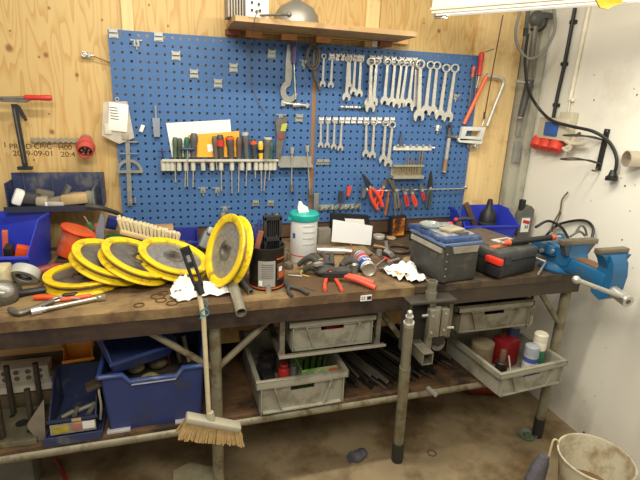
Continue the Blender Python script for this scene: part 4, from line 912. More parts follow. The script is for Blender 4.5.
# ---- bins
def open_bin(name, label, c, W_, D_, H_, m, rot=0, wall=.005, front=.5, taper=.88, grp=None, cat='bin', lip=True, tilt=0):
    """storage bin: front wall (−y) lower; sides slope down to it"""
    t = thing(name, label, cat, c, (tilt, 0, rot), grp); b = B(); w = wall
    hf = H_*front
    x = W_/2; y = D_/2
    b.box((0, 0, w/2), (W_*taper, D_*taper, w))
    def wall4(p):  # outer quad p0..p3 with inward offset n
        pass
    tp = taper
    def panel(a, b_, c_, d, n):
        n = V(n)*w; vs = [V(a), V(b_), V(c_), V(d)]; q = [v_+n for v_ in vs]; bv = [b.bm.verts.new(v_) for v_ in vs+q]
        for f in ((0, 1, 2, 3), (7, 6, 5, 4), (0, 4, 5, 1), (1, 5, 6, 2), (2, 6, 7, 3), (3, 7, 4, 0)): b.bm.faces.new([bv[i] for i in f])
    panel((-x*tp, -y*tp, 0), (x*tp, -y*tp, 0), (x, -y, hf), (-x, -y, hf), (0, 1, 0))
    panel((-x*tp, y*tp, 0), (x*tp, y*tp, 0), (x, y, H_), (-x, y, H_), (0, -1, 0))
    for s_ in (-1, 1):
        vs = [(s_*x*tp, -y*tp, 0), (s_*x*tp, y*tp, 0), (s_*x, y, H_), (s_*x, y*.1, H_), (s_*x, -y, hf)]
        q = [(a-s_*w, b2, c2) for a, b2, c2 in vs]; bv = [b.bm.verts.new(v_) for v_ in vs+q]; n = 5
        b.bm.faces.new(bv[:5]); b.bm.faces.new(bv[5:][::-1])
        for i in range(5): b.bm.faces.new([bv[i], bv[(i+1) % 5], bv[5+(i+1) % 5], bv[5+i]])
    b.build('body', m, t)
    if lip:
        B().box((0, -y-.003, hf-.006), (W_+.012, .008, .014), bev=.002).build('front_lip', m, t)
        B().box((0, y+.002, H_-.006), (W_+.012, .008, .014), bev=.002).build('back_lip', m, t)
        for s_ in (-1, 1): B().box((s_*(x+.002), y*.55, H_-.005), (.008, y*.9, .012)).build('side_lip', m, t)
    return t
def junk(pts, m_list, seed, label, group, name='scrap_part'):
    pass
# bright blue bin at left
open_bin('storage_bin', 'bright blue plastic storage bin at the left end of the worktop', V((-.44, -.28, H)), .25, .30, .235, BLUEBIN, rot=-.12, front=.5)
tag(box_obj('black_grip', V((-.43, -.34, H+.075)), (.03, .05, .13), BLACKP, None, (.2, .1, 0)), 'black grip standing in the bright blue bin', 'grip')
tag(box_obj('orange_block', V((-.385, -.32, H+.10)), (.05, .04, .05), ORANGEP, None, (.1, .3, .2)), 'orange block at the right inside the bright blue bin', 'block')
tag(box_obj('red_block', V((-.52, -.3, H+.07)), (.06, .05, .09), REDP, None, (.1, -.2, .2)), 'red block at the left inside the bright blue bin', 'block')
tag(box_obj('salmon_stick', V((-.465, -.25, H+.12)), (.022, .025, .12), mat((196, 96, 74), .5), None, (.1, .1, .2)), 'salmon coloured handle upright in the bright blue bin', 'handle')
tag(box_obj('dark_box', V((-.52, -.03, H+.10)), (.11, .1, .20), mat((58, 44, 36), .6, 0, .2)), 'dark brown box behind the bright blue bin at the picture edge', 'box')
# navy bin on the wall
nb = thing('wall_bin', 'dark blue bin with a clear front full of sanding blocks, above the worktop', 'bin', V((-.27, -.09, 1.262)))
b = B(); b.box((0, 0, .003), (.40, .16, .006)); b.box((0, .078, .075), (.40, .005, .15)).box((-.199, .02, .06), (.005, .12, .12)).box((.199, .02, .075), (.005, .12, .15)); b.build('body', NAVYBIN, nb)
B().box((0, -.079, .008), (.41, .006, .026)).build('front_lip', mat((40, 44, 62), .5), nb)
b = B()
for k in range(6): b.box((-.15+k*.06, .072, .085), (.003, .008, .12))
b.build('rib', mat((70, 76, 104), .5), nb)
B().box((.165, -.0, .05), (.006, .15, .09)).build('clear_divider', mat((150, 152, 150), .3, alpha=.5), nb)
jr = random.Random(11)
for k, (x, y, sx, sy, sz, c, rr) in enumerate(((-.155, -.03, .04, .06, .07, (226, 224, 218), .7), (-.11, -.02, .09, .05, .05, (58, 58, 58), .3), (-.06, -.03, .05, .06, .04, (150, 142, 120), .2), (-.01, -.02, .07, .05, .03, (120, 112, 98), -.3), (.035, -.01, .02, .06, .09, (84, 82, 78), .8), (.08, -.03, .12, .06, .05, (172, 148, 104), -.15), (.0, -.05, .07, .03, .02, (166, 160, 146), .1), (-.03, -.055, .03, .02, .02, (214, 212, 206), .2), (.14, -.02, .04, .05, .06, (132, 128, 118), .2), (-.06, .03, .08, .04, .05, (98, 92, 80), .5), (.06, .03, .1, .04, .05, (118, 104, 84), 0.))):
    nm = ['white wedge', 'black sanding grip', 'grey-tan sanding block', 'flat grey pad', 'dark upright scraper', 'large tan sanding block', 'long flat grey strip', 'tiny white chip', 'grey stub', 'dull brown pad at the back', 'brown pad behind the tan block'][k]
    tag(B().box((0, 0, 0), (sx, sy, sz), bev=min(sx, sy, sz)*.25).build('sanding_block', mat(c, .7, 0, .15), None, V((-.27+x, -.09+y, 1.262+.012+sz/2+abs(math.sin(rr))*sx*.35)), (0, rr*.6, rr*.4)), nm+' in the dark blue wall bin', 'block', 'blocks in the wall bin')
tag(B().tube([at(86, 206, 'y', -.2), at(100, 208, 'y', -.2), at(117, 213, 'y', -.12), at(124, 218, 'y', -.10)], .011, 8).build('black_strap', mat((56, 54, 50), .6)), 'dark flat bar running from the wall bin to the hand brush', 'bar')
# orange bucket
t = thing('orange_cup', 'tilted orange plastic cup with a dusty scuffed side', 'cup', V((-.225, -.24, H+.046)))
Mx = Matrix.Rotation(.42, 4, 'Y') @ Matrix.Rotation(-.05, 4, 'X')
B().lathe([(0, 0), (.05, 0), (.054, .01), (.064, .135), (.06, .135), (.05, .012), (0, .01)], 32, Mx).build('cup', mat((222, 84, 30), .4, 0, .08, 10, dirt=(178, 128, 96), dscale=14, damt=.35), t)
B().lathe([(0, .128), (.062, .128), (.064, .133), (0, .136)], 28, Mx).build('lid', mat((204, 92, 48), .5, 0, .1), t)
B().ring(Mx @ V((0, 0, .128)), .068, .008, Mx.to_3x3() @ V((0, 0, 1)), n=32).build('rim', mat((214, 78, 34), .4), t)
B().box(Mx @ V((.06, -.02, .09)), (.04, .03, .08), Mx.to_3x3().to_4x4()).build('side_tab', mat((222, 84, 30), .4), t)
tag(box_obj('wood_block', V((-.20, -.235, H+.021)), (.14, .12, .04), mat((60, 48, 38), .7)), 'dark flat block under the orange cup', 'block')
screwdriver('screwdriver', 88, 222, 93, 230, 84, 216, mat((54, 110, 66), .5), 'green-handled tool poking up behind the orange cup', d=.16, hr=.012)
tag(B().lathe([(0, 0), (.016, 0), (.018, .02), (.016, .1), (0, .104)], 14, Matrix.Rotation(.3, 4, 'Y')).build('salmon_cap_bottle', mat((226, 130, 100), .5), None, V((-.135, -.11, H+.06))), 'small salmon capped tube right of the orange cup', 'tube')
p = [at(*q, 'y', -.2) for q in ((96, 245), (96.5, 228), (101, 213), (104.5, 217), (104, 246))]
tag(B().prism([(x.x, x.z) for x in p], .02).build('grey_bin_end', mat((120, 124, 138), .45, 0, .1), None, (0, -.2, 0)), 'grey-blue upright plastic panel left of the hand brush', 'panel')
tag(box_obj('metal_scrap', V((-.16, -.08, H+.04)), (.14, .08, .08), mat((62, 60, 58), .6, 0, .3, 30), None, (0, 0, .3)), 'dark lump of hardware behind the orange cup', 'hardware')
tag(box_obj('blue_part', V((-.05, -.03, H+.14)), (.05, .04, .06), mat((40, 52, 120), .5), None, (.2, .3, 0)), 'small dark blue piece beside the wall bin end', 'part')
tag(B().cyl(V((-.36, -.40, H+.02)), V((-.28, -.36, H+.03)), .02).cyl(V((-.27, -.36, H+.028)), V((-.22, -.37, H+.026)), .026).build('red_nozzle', mat((150, 60, 50), .5, 0, .3, 40)), 'small red and dark nozzle in front of the orange cup', 'nozzle')
# green box, brush
tag(box_obj('green_box', V((-.03, -.13, H+.05)), (.075, .06, .10), mat((26, 98, 64), .5), None, (0, 0, .2)), 'green box behind the wooden hand brush', 'box')
tag(box_obj('dark_green_case', V((.05, -.17, H+.035)), (.2, .1, .07), mat((36, 44, 36), .55, 0, .2)), 'dark green low case behind the third yellow wheel', 'case')
b0, b1 = at(113, 227.5, 'y', -.2), at(186, 249, 'y', -.24)
t = thing('hand_brush', 'wooden hand brush lying back with its cream bristles up', 'brush', (b0+b1)/2)
bd = (b1-b0); ang = math.atan2(bd.z, bd.x)
b = B(); b.box((0, 0, 0), (bd.length*.80, .05, .026), bev=.008); b.tube([(bd.length*.36, 0, 0), (bd.length*.5, 0, .0), (bd.length*.66, 0, -.002)], .013, 10, taper=.7)
o = b.build('back', WOODH, t); o.rotation_euler = (0, -ang, 0)
b = B(); rb = random.Random(8)
for k in range(16):
    for j in range(3):
        for q in range(3):
            x = -bd.length*.38+bd.length*.74*k/15; b.cyl((x, (j-1)*.014, .01), (x-.028+rb.uniform(-.005, .005)+.02*k/15, (j-1)*.02+rb.uniform(-.004, .004), .062+rb.uniform(-.005, .004)),   .0062, .0072, n=5)
o = b.build('bristles', mat((222, 208, 168), .8, 0, .08, 40), t); o.rotation_euler = (0, -ang, 0); o['kind'] = 'stuff'
t = thing('cardboard_box', 'small brown cardboard box against the pegboard beside the small blue bin', 'box', V((.195, -.06, H)))
B().box((0, 0, .06), (.1, .09, .12), bev=.003).build('box', mat((176, 142, 98), .7, 0, .08), t); B().box((.03, -.047, .08), (.02, .003, .03)).build('black_mark', BLACKP, t)
open_bin('storage_bin', 'small blue storage bin standing against the pegboard left of a grey gadget', V((.305, -.10, H)), .115, .12, .10, mat((38, 46, 130), .4), rot=.05, front=.6, wall=.003)
tag(B().ball((0, 0, 0), .02, (1, 1, .6)).build('grey_lump', DSTEEL, None, V((.325, -.12, H+.04))), 'grey lump sitting in the small blue bin', 'hardware')
t = thing('grey_gadget', 'grey hand-held gadget leaning beside the small blue bin', 'gadget', V((.40, -.15, H+.03)))
B().box((0, 0, .03), (.055, .06, .1), (-.5, .5, 0), bev=.012).build('body', mat((112, 114, 112), .5), t); B().box((.03, .0, .075), (.05, .05, .04), (-.4, .5, 0), bev=.01).build('head', mat((150, 152, 148), .4), t)
tag(box_obj('white_packet', V((.43, -.15, H+.008)), (.06, .03, .016), PAPER), 'little white packet lying behind the upright wheel', 'packet')
t = thing('screw_clamp', 'small blue screw clamp lying behind the scuffed wheel', 'clamp', V((.335, -.30, H+.02)))
B().tube([(-.05, .03, .01), (-.02, .035, .015), (.02, .02, .012), (.035, -.03, .0), (.03, -.06, -.005)], .011, 8).build('frame', mat((50, 84, 150), .45), t); B().cyl((-.06, .05, .0), (.0, -.01, .0), .01).build('screw', DSTEEL, t)
tag(B().ball((0, 0, 0), .0195).build('orange_ball', ORANGEP, None, V((.422, -.255, H+.02))), 'orange ball knob left of the upright yellow wheel', 'knob')
for k, (u, v, r, h) in enumerate(((161, 236, .03, .02), (181, 243, .025, .035), (205, 243, .018, .012), (153, 243, .04, .03))):
    cyl_obj('rusty_part', u, v+6, r, h, mat((118+6*k, 96, 70), .6, .3, .3, 30), ['rusty round part behind the brush bristles', 'rusty stub left of the small blue bin', 'small rusty nut near the orange knob', 'tan round part under the hand brush end'][k], 'hardware')
# left front cluster
t = thing('foam_block', 'beige foam block at the left picture edge on the worktop', 'block', V((-.47, -.50, H)))
B().box((0, 0, .052), (.16, .1, .1), bev=.01).build('block', mat((198, 184, 146), .8, 0, .08, dirt=(150, 130, 92), damt=.4), t)
t = thing('tape_roll', 'grey-white ring roll standing tilted beside the beige block', 'roll', V((-.35, -.45, H+.044)))
Mx = Matrix.Rotation(-.9, 4, 'X') @ Matrix.Rotation(.2, 4, 'Y')
B().lathe([(.032, -.018), (.055, -.02), (.057, -.012), (.057, .012), (.055, .02), (.032, .018), (.032, -.018)], 28, Mx).build('roll', mat((176, 176, 168), .5), t); B().lathe([(.028, -.014), (.032, -.014), (.032, .014), (.028, .014), (.028, -.014)], 24, Mx).build('core', mat((70, 66, 60), .6), t)
t = thing('safety_goggles', 'clear scratched safety goggles with dark strap, front left of worktop', 'goggles', V((-.385, -.63, H+.035)))
B().lathe([(0, .045), (.03, .042), (.05, .02), (.055, -.01), (.05, -.03), (.046, -.03), (.048, -.01), (.044, .018), (.028, .036), (0, .04)], 24, Matrix.Rotation(.8, 4, 'X') @ Matrix.Rotation(.5, 4, 'Y')).build('lens', mat((120, 116, 104), .2, 0, .15, 25, alpha=.6), t)
B().ring((0, .01, -.008), .045, .009, (.3, -.5, .8)).build('seal', BLACKP, t); B().tube([(.03, .02, -.01), (.07, .05, -.02), (.13, .07, -.022)], .014, 8).tube([(-.04, 0, -.01), (-.09, .02, -.02), (-.15, .0, -.022)], .014, 8).build('strap', BLACKP, t)
B().box((.01, -.045, .02), (.022, .004, .014), (.6, .3, .2)).build('label', PAPER, t)
t = thing('torque_wrench', 'long chrome torque wrench lying along the front left bench edge', 'wrench', T(70, 306, H+.014))
a, c = T(31, 312, H+.014)-t.location, T(101, 297.5, H+.014)-t.location
B().cyl(a, c, .0085).cyl(c*.9, c, .013).box(c, (.035, .022, .022), (0, 0, .15), bev=.004).build('shaft', mat((182, 178, 164), .35, .8, .1), t)
B().cyl(a, a+(c-a)*.14, .015).cyl(a+(c-a)*.14, a+(c-a)*.2, .011).build('grip_end', STEEL, t)
tag(B().tube([T(10, 309, H+.013), T(18, 313, H+.013), T(27, 311, H+.013), T(40, 306, H+.013), T(53, 301, H+.012)], .011, 8).build('steel_wrench', DSTEEL), 'dark steel ratchet lying behind the torque wrench, front left corner', 'wrench')
def lying_driver(u0, v0, um, vm, u1, v1, hm, label, r=.013):
    t = thing('screwdriver', label, 'screwdriver', T(um, vm, H+r)); a, c = T(u0, v0, H+r)-t.location, T(u1, v1, H+r)-t.location
    B().lathe([(0, 0), (r*.8, .001), (r, .01), (r*.9, a.length*.5), (r, a.length*.8), (r*.6, a.length), (0, a.length)], 12, Matrix.Translation(a) @ frame_z(-a)).build('handle', hm, t)
    B().cyl((0, 0, 0), c, .004).build('shaft', STEEL, t)
lying_driver(34, 297.5, 55, 297, 80, 299, ORANGEP, 'orange-handled screwdriver lying behind the torque wrench, left one', .011)
lying_driver(92, 295.5, 60, 300, 45, 304, mat((222, 88, 44), .45), 'orange-handled long driver lying between wheel and torque wrench', .009)
lying_driver(78, 294, 62, 296, 50, 300, BLACKP, 'black-handled driver under the lowest yellow wheel front', .010)
cyl_obj('grease_lump', 4, 300, .05, .03, mat((50, 48, 44), .6), 'dark round lid at the left picture edge on the worktop', 'lid')
# ---- right side
open_bin('storage_bin', 'bright blue storage bin against the right pegboard with a black bottle in it', V((2.085, -.10, H)), .36, .24, .16, BLUEBIN, rot=-.08, front=.55)
t = thing('black_bottle', 'black squeeze bottle standing in the right blue bin', 'bottle', V((2.125, -.10, H+.008)))
B().lathe([(0, 0), (.05, 0), (.052, .01), (.052, .07), (.05, .12), (.028, .155), (.02, .165), (.018, .195), (.013, .215), (0, .217)], 28).build('bottle', BLACKP, t); B().lathe([(.05, .06), (.0535, .062), (.0535, .072), (.05, .074)], 28).build('band', mat((60, 60, 62), .5), t)
tag(B().box((0, 0, 0), (.035, .02, .19), bev=.004).build('flat_stick', mat((86, 66, 50), .6), None, V((2.0, -.10, H+.12)), (0, -.55, 0)), 'brown flat wooden handle sticking out of the right blue bin', 'handle')
t = thing('grip_handle', 'grey and red pistol grip leaning on the left end of the right blue bin', 'grip', V((1.875, -.17, H)))
B().tube([(0, 0, .002), (.005, 0, .06), (-.005, 0, .11)], .02, 10).build('grip', mat((96, 90, 80), .5), t); B().tube([(-.02, 0, .12), (.03, 0, .125), (.09, 0, .12)], .012, 10).build('head', mat((58, 56, 58), .5), t); B().ball((-.024, 0, .12), .014).build('red_tip', REDP, t)
tag(box_obj('cork_block', V((1.70, -.06, H+.035)), (.12, .06, .07), mat((170, 132, 84), .7)), 'tan block behind the grey box, against the pegboard foot', 'block')
tag(B().cyl(V((1.655, -.42, H+.141)), V((1.66, -.40, H+.17)), .02).build('red_disc', REDP), 'red round cap on the case behind the grey box', 'cap')
# oil bottle
t = thing('oil_bottle', 'dark grey oil bottle with a black cap and white label by the white wall', 'bottle', V((2.335, -.17, H)))
B().box((0, 0, .07), (.105, .055, .14), bev=.016).prism([(-.05, .12), (.052, .12), (.05, .17), (.02, .195), (-.02, .185), (-.046, .15)], .05).build('body', mat((94, 96, 90), .45, 0, .08), t)
B().cyl((-.028, 0, .17), (-.028, 0, .23), .02).build('cap', BLACKP, t)
B().box((-.005, -.0285, .075), (.06, .003, .09)).build('label', PAPER, t); B().box((-.002, -.0305, .095), (.05, .002, .02), (0, .25, 0)).build('red_mark', mat((186, 50, 44), .5), t)
text_mesh('label_letter', 'H', .034, BLACKP, t, (.004, -.0308, .062), (PI/2, 0, 0), bold=.0008)
tag(B().lathe([(0, 0), (.03, 0), (.032, .02), (.024, .05), (.012, .06), (0, .06)], 18, Matrix.Rotation(.7, 4, 'Y')).build('blue_nozzle', mat((54, 112, 146), .45), None, V((2.375, -.42, H+.03))), 'pale blue rounded nozzle behind the vise by the wall', 'nozzle')
# ---- vise
VB = mat((28, 92, 136), .4, 0, .1, 14, dirt=(66, 84, 92), dscale=10, damt=.2)
JAW = mat((122, 112, 94), .45, .5, .2, 24)
t = thing('bench_vise', 'big blue bench vise on the right front corner of the bench', 'vise', V((2.13, -.72, H)))
B().lathe([(0, 0), (.10, 0), (.102, .010), (.085, .016), (.07, .028), (.06, .036), (0, .036)], 32).build('swivel_base', VB, t)
b = B(); b.prism([(-.13, .05), (.06, .034), (.10, .05), (.11, .09), (.10, .11), (.105, .15), (.07, .156), (.04, .12), (-.04, .125), (-.12, .11), (-.15, .08)], .11, Matrix.Rotation(-PI/2, 4, 'Z'), axis='y'); b.build('rear_body', VB, t)
B().box((-.06, .06, .095), (.04, .16, .05), bev=.008).build('side_rib', VB, t)
B().box((0, -.085, .166), (.215, .036, .026), bev=.003).build('rear_jaw', JAW, t)
B().prism([(-.07, .10), (.06, .10), (.095, .155), (-.095, .155)], .034, Matrix.Translation((0, -.083, 0))).build('jaw_neck', mat((62, 74, 84), .45), t)
B().box((0, -.16, .050), (.10, .30, .072), bev=.010).build('slide', VB, t)
B().box((0, -.19, .0885), (.07, .2, .005)).build('slide_top', mat((120, 86, 58), .55, .2, .2), t)
b = B(); b.prism([(.255, .075), (.262, .11), (.27, .135), (.26, .168), (.31, .172), (.335, .14), (.345, .08), (.335, -.02), (.30, -.045), (.25, -.025), (.235, .015), (.235, .07)], .085, Matrix.Rotation(-PI/2, 4, 'Z')); b.build('front_body', VB, t)
B().prism([(-.042, .11), (.042, .11), (.06, .145), (.08, .17), (-.08, .17), (-.06, .145)], .05, Matrix.Translation((0, -.285, 0))).build('jaw_flare', VB, t)
B().box((0, -.275, .182), (.17, .036, .024), bev=.004).build('front_jaw', JAW, t)
B().pipe((-.015, -.34, .014), (-.025, -.43, .0), .026, .012).build('screw_head', STEEL, t)
b = B(); b.cyl((-.01, -.41, .006), (-.315, -.41, .118), .010).ball((-.315, -.41, .118), .0175); b.build('tommy_bar', STEEL, t)
for y, z in ((-.02, .10), (.05, .08)): B().cyl((-.078, y, z), (-.088, y, z), .011).build('bolt', STEEL, t)
B().cyl((-.09, .0, .035), (-.21, -.09, .012), .005).cyl((-.09, .0, .035), (-.11, .05, .04), .009).build('lock_lever', STEEL, t)
vise = t
# black handle with orange ends on top, small tool on jaw
t = thing('long_file', 'long black-gripped file with orange collar lying across the tool case and vise', 'file', V((1.93, -.70, H+.152)))
a, c = V((-.13, -.02, .0)), V((.13, -.0, .006))
B().cyl(a, c, .0145, n=16).build('grip', BLACKP, t); 
for p0_, p1_, r0_, r1_ in ((a-V((.03, 0, 0)), a, .012, .016), (c, c+V((.03, 0, 0)), .016, .012)): B().cyl(p0_, p1_, r0_, r1_).build('collar', mat((212, 90, 56), .45), t)
for p0_, p1_ in ((c+V((.03, 0, 0)), c+V((.06, .0, .002))), (a-V((.05, 0, 0)), a-V((.03, 0, 0)))): B().cyl(p0_, p1_, .0075).build('tip', STEEL, t)
t = thing('small_spanner_clamp', 'small steel screw clamp perched on the rear jaw of the vise', 'clamp', V((2.13, -.80, H+.18)))
B().tube([(-.05, 0, .012), (0, 0, .035), (.04, .0, .012)], .006, 6).tube([(-.02, .0, .03), (.0, .0, .065), (.03, 0, .05), (.05, 0, .012)], .006, 6).build('frame', DSTEEL, t)
# hoses
tag(B().tube([T(536, 227, H+.14), at(548, 221, 'x', 2.38), at(560, 226, 'x', 2.36), at(567, 236, 'x', 2.33), at(571, 246, 'x', 2.30)], .008, 8).build('black_hose', BLACKP), 'black hose arching from the oil bottle to behind the vise', 'hose')
tag(B().tube([at(544, 238, 'x', 2.37), at(556, 226, 'x', 2.40), at(572, 221, 'x', 2.41), at(586, 221, 'x', 2.41), at(593, 228, 'x', 2.40), at(592, 238, 'x', 2.38)], .0075, 8).build('black_hose', BLACKP), 'second black hose looping higher in front of the white wall', 'hose')
tag(B().tube([at(568, 192, 'x', 2.41), at(562, 200, 'x', 2.41), at(560, 211, 'x', 2.41), at(554, 222, 'x', 2.40), at(550, 232, 'x', 2.38)], .0045, 8).tube([at(561, 212, 'x', 2.405), at(557, 222, 'x', 2.40), at(552, 232, 'x', 2.385)], .004, 8).build('bent_wire', mat((110, 100, 84), .5, .3)), 'thin bent double wire rising against the white wall above the vise', 'wire')

# ================================================================== UNDER THE BENCH
CR = mat((150, 147, 130), .5, 0, .05, 12, dirt=(118, 112, 96), damt=.35)
def crate(c, Wd, Dp, Ht, label, rot=0, tilt=0, m=None):
    m = m or CR; t = thing('plastic_crate', label, 'crate', c, (tilt, 0, rot), 'grey stacking crates'); w = .005; x = Wd/2
    b = B(); tp = .02
    b.box((0, Dp/2, w/2), (Wd-2*tp, Dp-2*tp, w))
    b.box((0, Dp-tp, Ht/2-.002), (Wd-2*tp, w, Ht-.004)); b.box((-x+tp, Dp/2, Ht/2-.0015), (w, Dp-2*tp, Ht-.004)).box((x-tp, Dp/2, Ht/2-.0015), (w, Dp-2*tp, Ht-.004))
    # front wall with a hand slot
    z0, z1, hx = Ht*.56, Ht*.70, Wd*.13
    b.box((0, tp, z0/2), (Wd-2*tp, w, z0)).box((0, tp, (z1+Ht)/2-.002), (Wd-2*tp, w, Ht-z1-.004))
    for s_ in (-1, 1): b.box((s_*(hx+(x-tp-hx)/2), tp, (z0+z1)/2), (x-tp-hx, w, z1-z0))
    b.build('body', m, t)
    r = B(); h = Ht*.20
    r.box((0, w/2, Ht-h/2), (Wd, w, h)).box((0, Dp-w/2, Ht-h/2), (Wd, w, h)).box((-x+w/2, Dp/2, Ht-h/2), (w, Dp, h)).box((x-w/2, Dp/2, Ht-h/2), (w, Dp, h))
    r.box((0, tp/2, Ht-h), (Wd, tp, .004)).box((-x+tp/2, Dp/2, Ht-h), (tp, Dp, .004)).box((x-tp/2, Dp/2, Ht-h), (tp, Dp, .004)).box((0, tp/2, Ht-.0012), (Wd, tp, .004)).box((-x+tp/2, Dp/2, Ht-.001), (tp-.001, Dp-.001, .004)).box((x-tp/2, Dp/2, Ht-.001), (tp-.001, Dp-.001, .004))
    r.build('rim', m, t)
    q = B(); zt = Ht*.78
    for s_ in (-1, 1):
        q.prism([(s_*(x-.085), zt), (s_*(x-.079), zt), (s_*(x-.115), .006), (s_*(x-.121), .006)], tp, Matrix.Translation((0, tp/2, 0)))
        q.box((s_*(x-.022), tp/2, Ht*.4), (.004, tp, Ht*.8))
    q.box((0, tp/2, .004), (Wd-.06, tp, .006)).box((s_*0, tp/2, zt), (Wd-.16, tp*.9, .004)).build('rib', m, t)
    return t
crate(V((.905, -.762, .737)), .415, .46, .142, 'grey crate slung under the worktop, beneath the spray can')
crate(V((.772, -.775, .446)), .43, .50, .165, 'grey crate on the lower shelf holding a red flask and a green box', rot=.02)
crate(V((1.747, -.775, .737)), .44, .46, .135, 'grey crate slung under the right bench section, beneath the tool case', m=mat((124, 118, 100), .5, 0, .08, 12, dirt=(94, 84, 64), damt=.4))
fr0, fr1 = at(499, 381, 'y', -.90), at(568, 372, 'y', -.93)
crc = crate(V(((fr0.x+fr1.x)/2-.0, -.915, .455)), (fr1-fr0).length+.045, .46, .125, 'grey crate full of cans jutting over the right end of the lower shelf', rot=.08)
bpy.context.view_layer.update()
def inC(x, y, z=.006): return crc.matrix_world @ V((x, y, z))
def can(name, loc, r, h, body, label, cat='can', top=None, band=None, topz=.85, rot=(0, 0, 0)):
    t = thing(name, label, cat, loc, rot)
    B().lathe([(0, 0), (r*.95, 0), (r, .003), (r, h*topz), (r*.9, h*(topz+.02)), (0, h*(topz+.02))], 22).build('body', body, t)
    if top: B().lathe([(0, h*topz), (r*top[1], h*topz), (r*top[1], h*.97), (r*top[1]*.8, h), (0, h)], 18).build('cap', top[0], t)
    for bd in (band or []): B().lathe([(r, h*bd[1]), (r*1.02, h*bd[1]+.0005), (r*1.02, h*bd[2]), (r, h*bd[2]+.0005)], 22).build('label_band', mat(bd[0], .45, 0, .15, 30), t)
    return t
can('tin_can', inC(.045, .08), .036, .195, mat((186, 184, 172), .4, .3), 'blue and white labelled tin in front of the crate of cans', band=[((44, 66, 130), .08, .3), ((196, 190, 180), .3, .55), ((60, 84, 150), .55, .68)], top=(mat((150, 156, 160), .4), .99), topz=.72)
can('tin_can', inC(.125, .11), .033, .235, mat((204, 198, 176), .45), 'pale can with a green band and white lid in the crate of cans', band=[((54, 118, 84), .12, .62)], top=(mat((206, 200, 178), .5), 1.06), topz=.84)
can('glue_bottle', inC(.178, .14), .022, .21, mat((178, 142, 92), .45), 'slim tan bottle with a red cap at the right end of the crate', 'bottle', top=(REDP, .55), topz=.78)
can('spray_can', inC(.10, .27), .034, .30, mat((58, 74, 104), .4, 0, .2), 'tall dark blue spray can standing at the back right of the crate', 'spray can', top=(mat((140, 116, 96), .5), .6), topz=.82, band=[((146, 148, 150), .66, .72)])
can('dark_bottle', inC(-.10, .12), .030, .17, mat((44, 34, 28), .4, 0, .3), 'dark brown bottle standing front left in the crate of cans', 'bottle', top=(mat((92, 66, 52), .5), .5), topz=.6)
can('paint_pot', inC(-.10, .27), .06, .14, mat((128, 112, 86), .5), 'tan paint pot at the back left of the crate of cans', 'pot', top=(mat((150, 136, 108), .5), 1.0), topz=.86)
tag(box_obj('red_canister', inC(.03, .24, .085), (.11, .10, .155), mat((140, 30, 32), .45, 0, .15), None, (0, 0, .2), .012), 'red plastic canister at the back of the crate of cans', 'canister')
tag(B().cyl(inC(-.075, .07, .05), inC(-.04, .14, .12), .004).build('loose_stick', mat((160, 150, 130), .5)), 'thin pale stick leaning in the crate of cans', 'stick')
# contents of the left lower crate
can('red_flask', V((.705, -.66, .452)), .026, .17, mat((176, 40, 34), .4), 'red flask standing in the lower left crate', 'flask', top=(mat((150, 34, 30), .4), .8))
can('silver_flask', V((.755, -.64, .452)), .018, .16, mat((128, 128, 124), .4, .5), 'narrow grey tube beside the red flask', 'flask')
t = thing('green_box', 'open green and white printed box in the lower left crate', 'box', V((.885, -.60, .453)), (0, 0, .05))
b = B()
for (cx_, cy_, sx_, sy_) in ((0, -.09, .21, .004), (0, .09, .21, .004), (-.105, 0, .004, .18), (.105, 0, .004, .18)): b.box((cx_, cy_, .07), (sx_, sy_, .14))
b.box((0, 0, .003), (.21, .18, .004)); b.build('box', mat((112, 156, 70), .6, 0, .25, 14, dirt=(196, 190, 160), dscale=18, damt=.5), t)
B().box((.06, -.0935, .10), (.07, .003, .06)).build('orange_print', mat((206, 96, 60), .6), t); B().box((0, -.0935, .075), (.06, .003, .03)).build('pale_print', mat((214, 206, 170), .6), t)
for k in range(4): tag(B().cyl(V((.82+.03*k, -.58, .47)), V((.83+.035*k, -.56, .565+.01*k)), .006).build('dark_drill', BLACKM), 'dark drill bit standing in the open green box', 'drill bit', 'drill bits in the green box')
for k, (x, y) in enumerate(((.62, -.6), (.63, -.5), (.66, -.42), (.72, -.45))): tag(B().box((0, 0, 0), (.06, .08, .09), bev=.01).build('dark_parts', mat((34+8*k, 32+7*k, 30+6*k), .6, 0, .3, 30), None, V((x+.02, y, .5)), (0, 0, k)), ['foremost', 'second', 'third', 'rearmost'][k]+' dark hardware piece at the left inside the lower left crate', 'hardware')
tag(box_obj('red_pliers_grip', V((.93, -.70, .80)), (.10, .025, .025), REDP, None, (0, .1, .1)), 'red grip seen through the hand slot of the upper left crate', 'grip')
tag(box_obj('dark_tool_pile', V((.90, -.52, .785)), (.34, .24, .08), mat((60, 56, 50), .6, 0, .3, 30)), 'dark pile inside the upper left crate', 'tools')
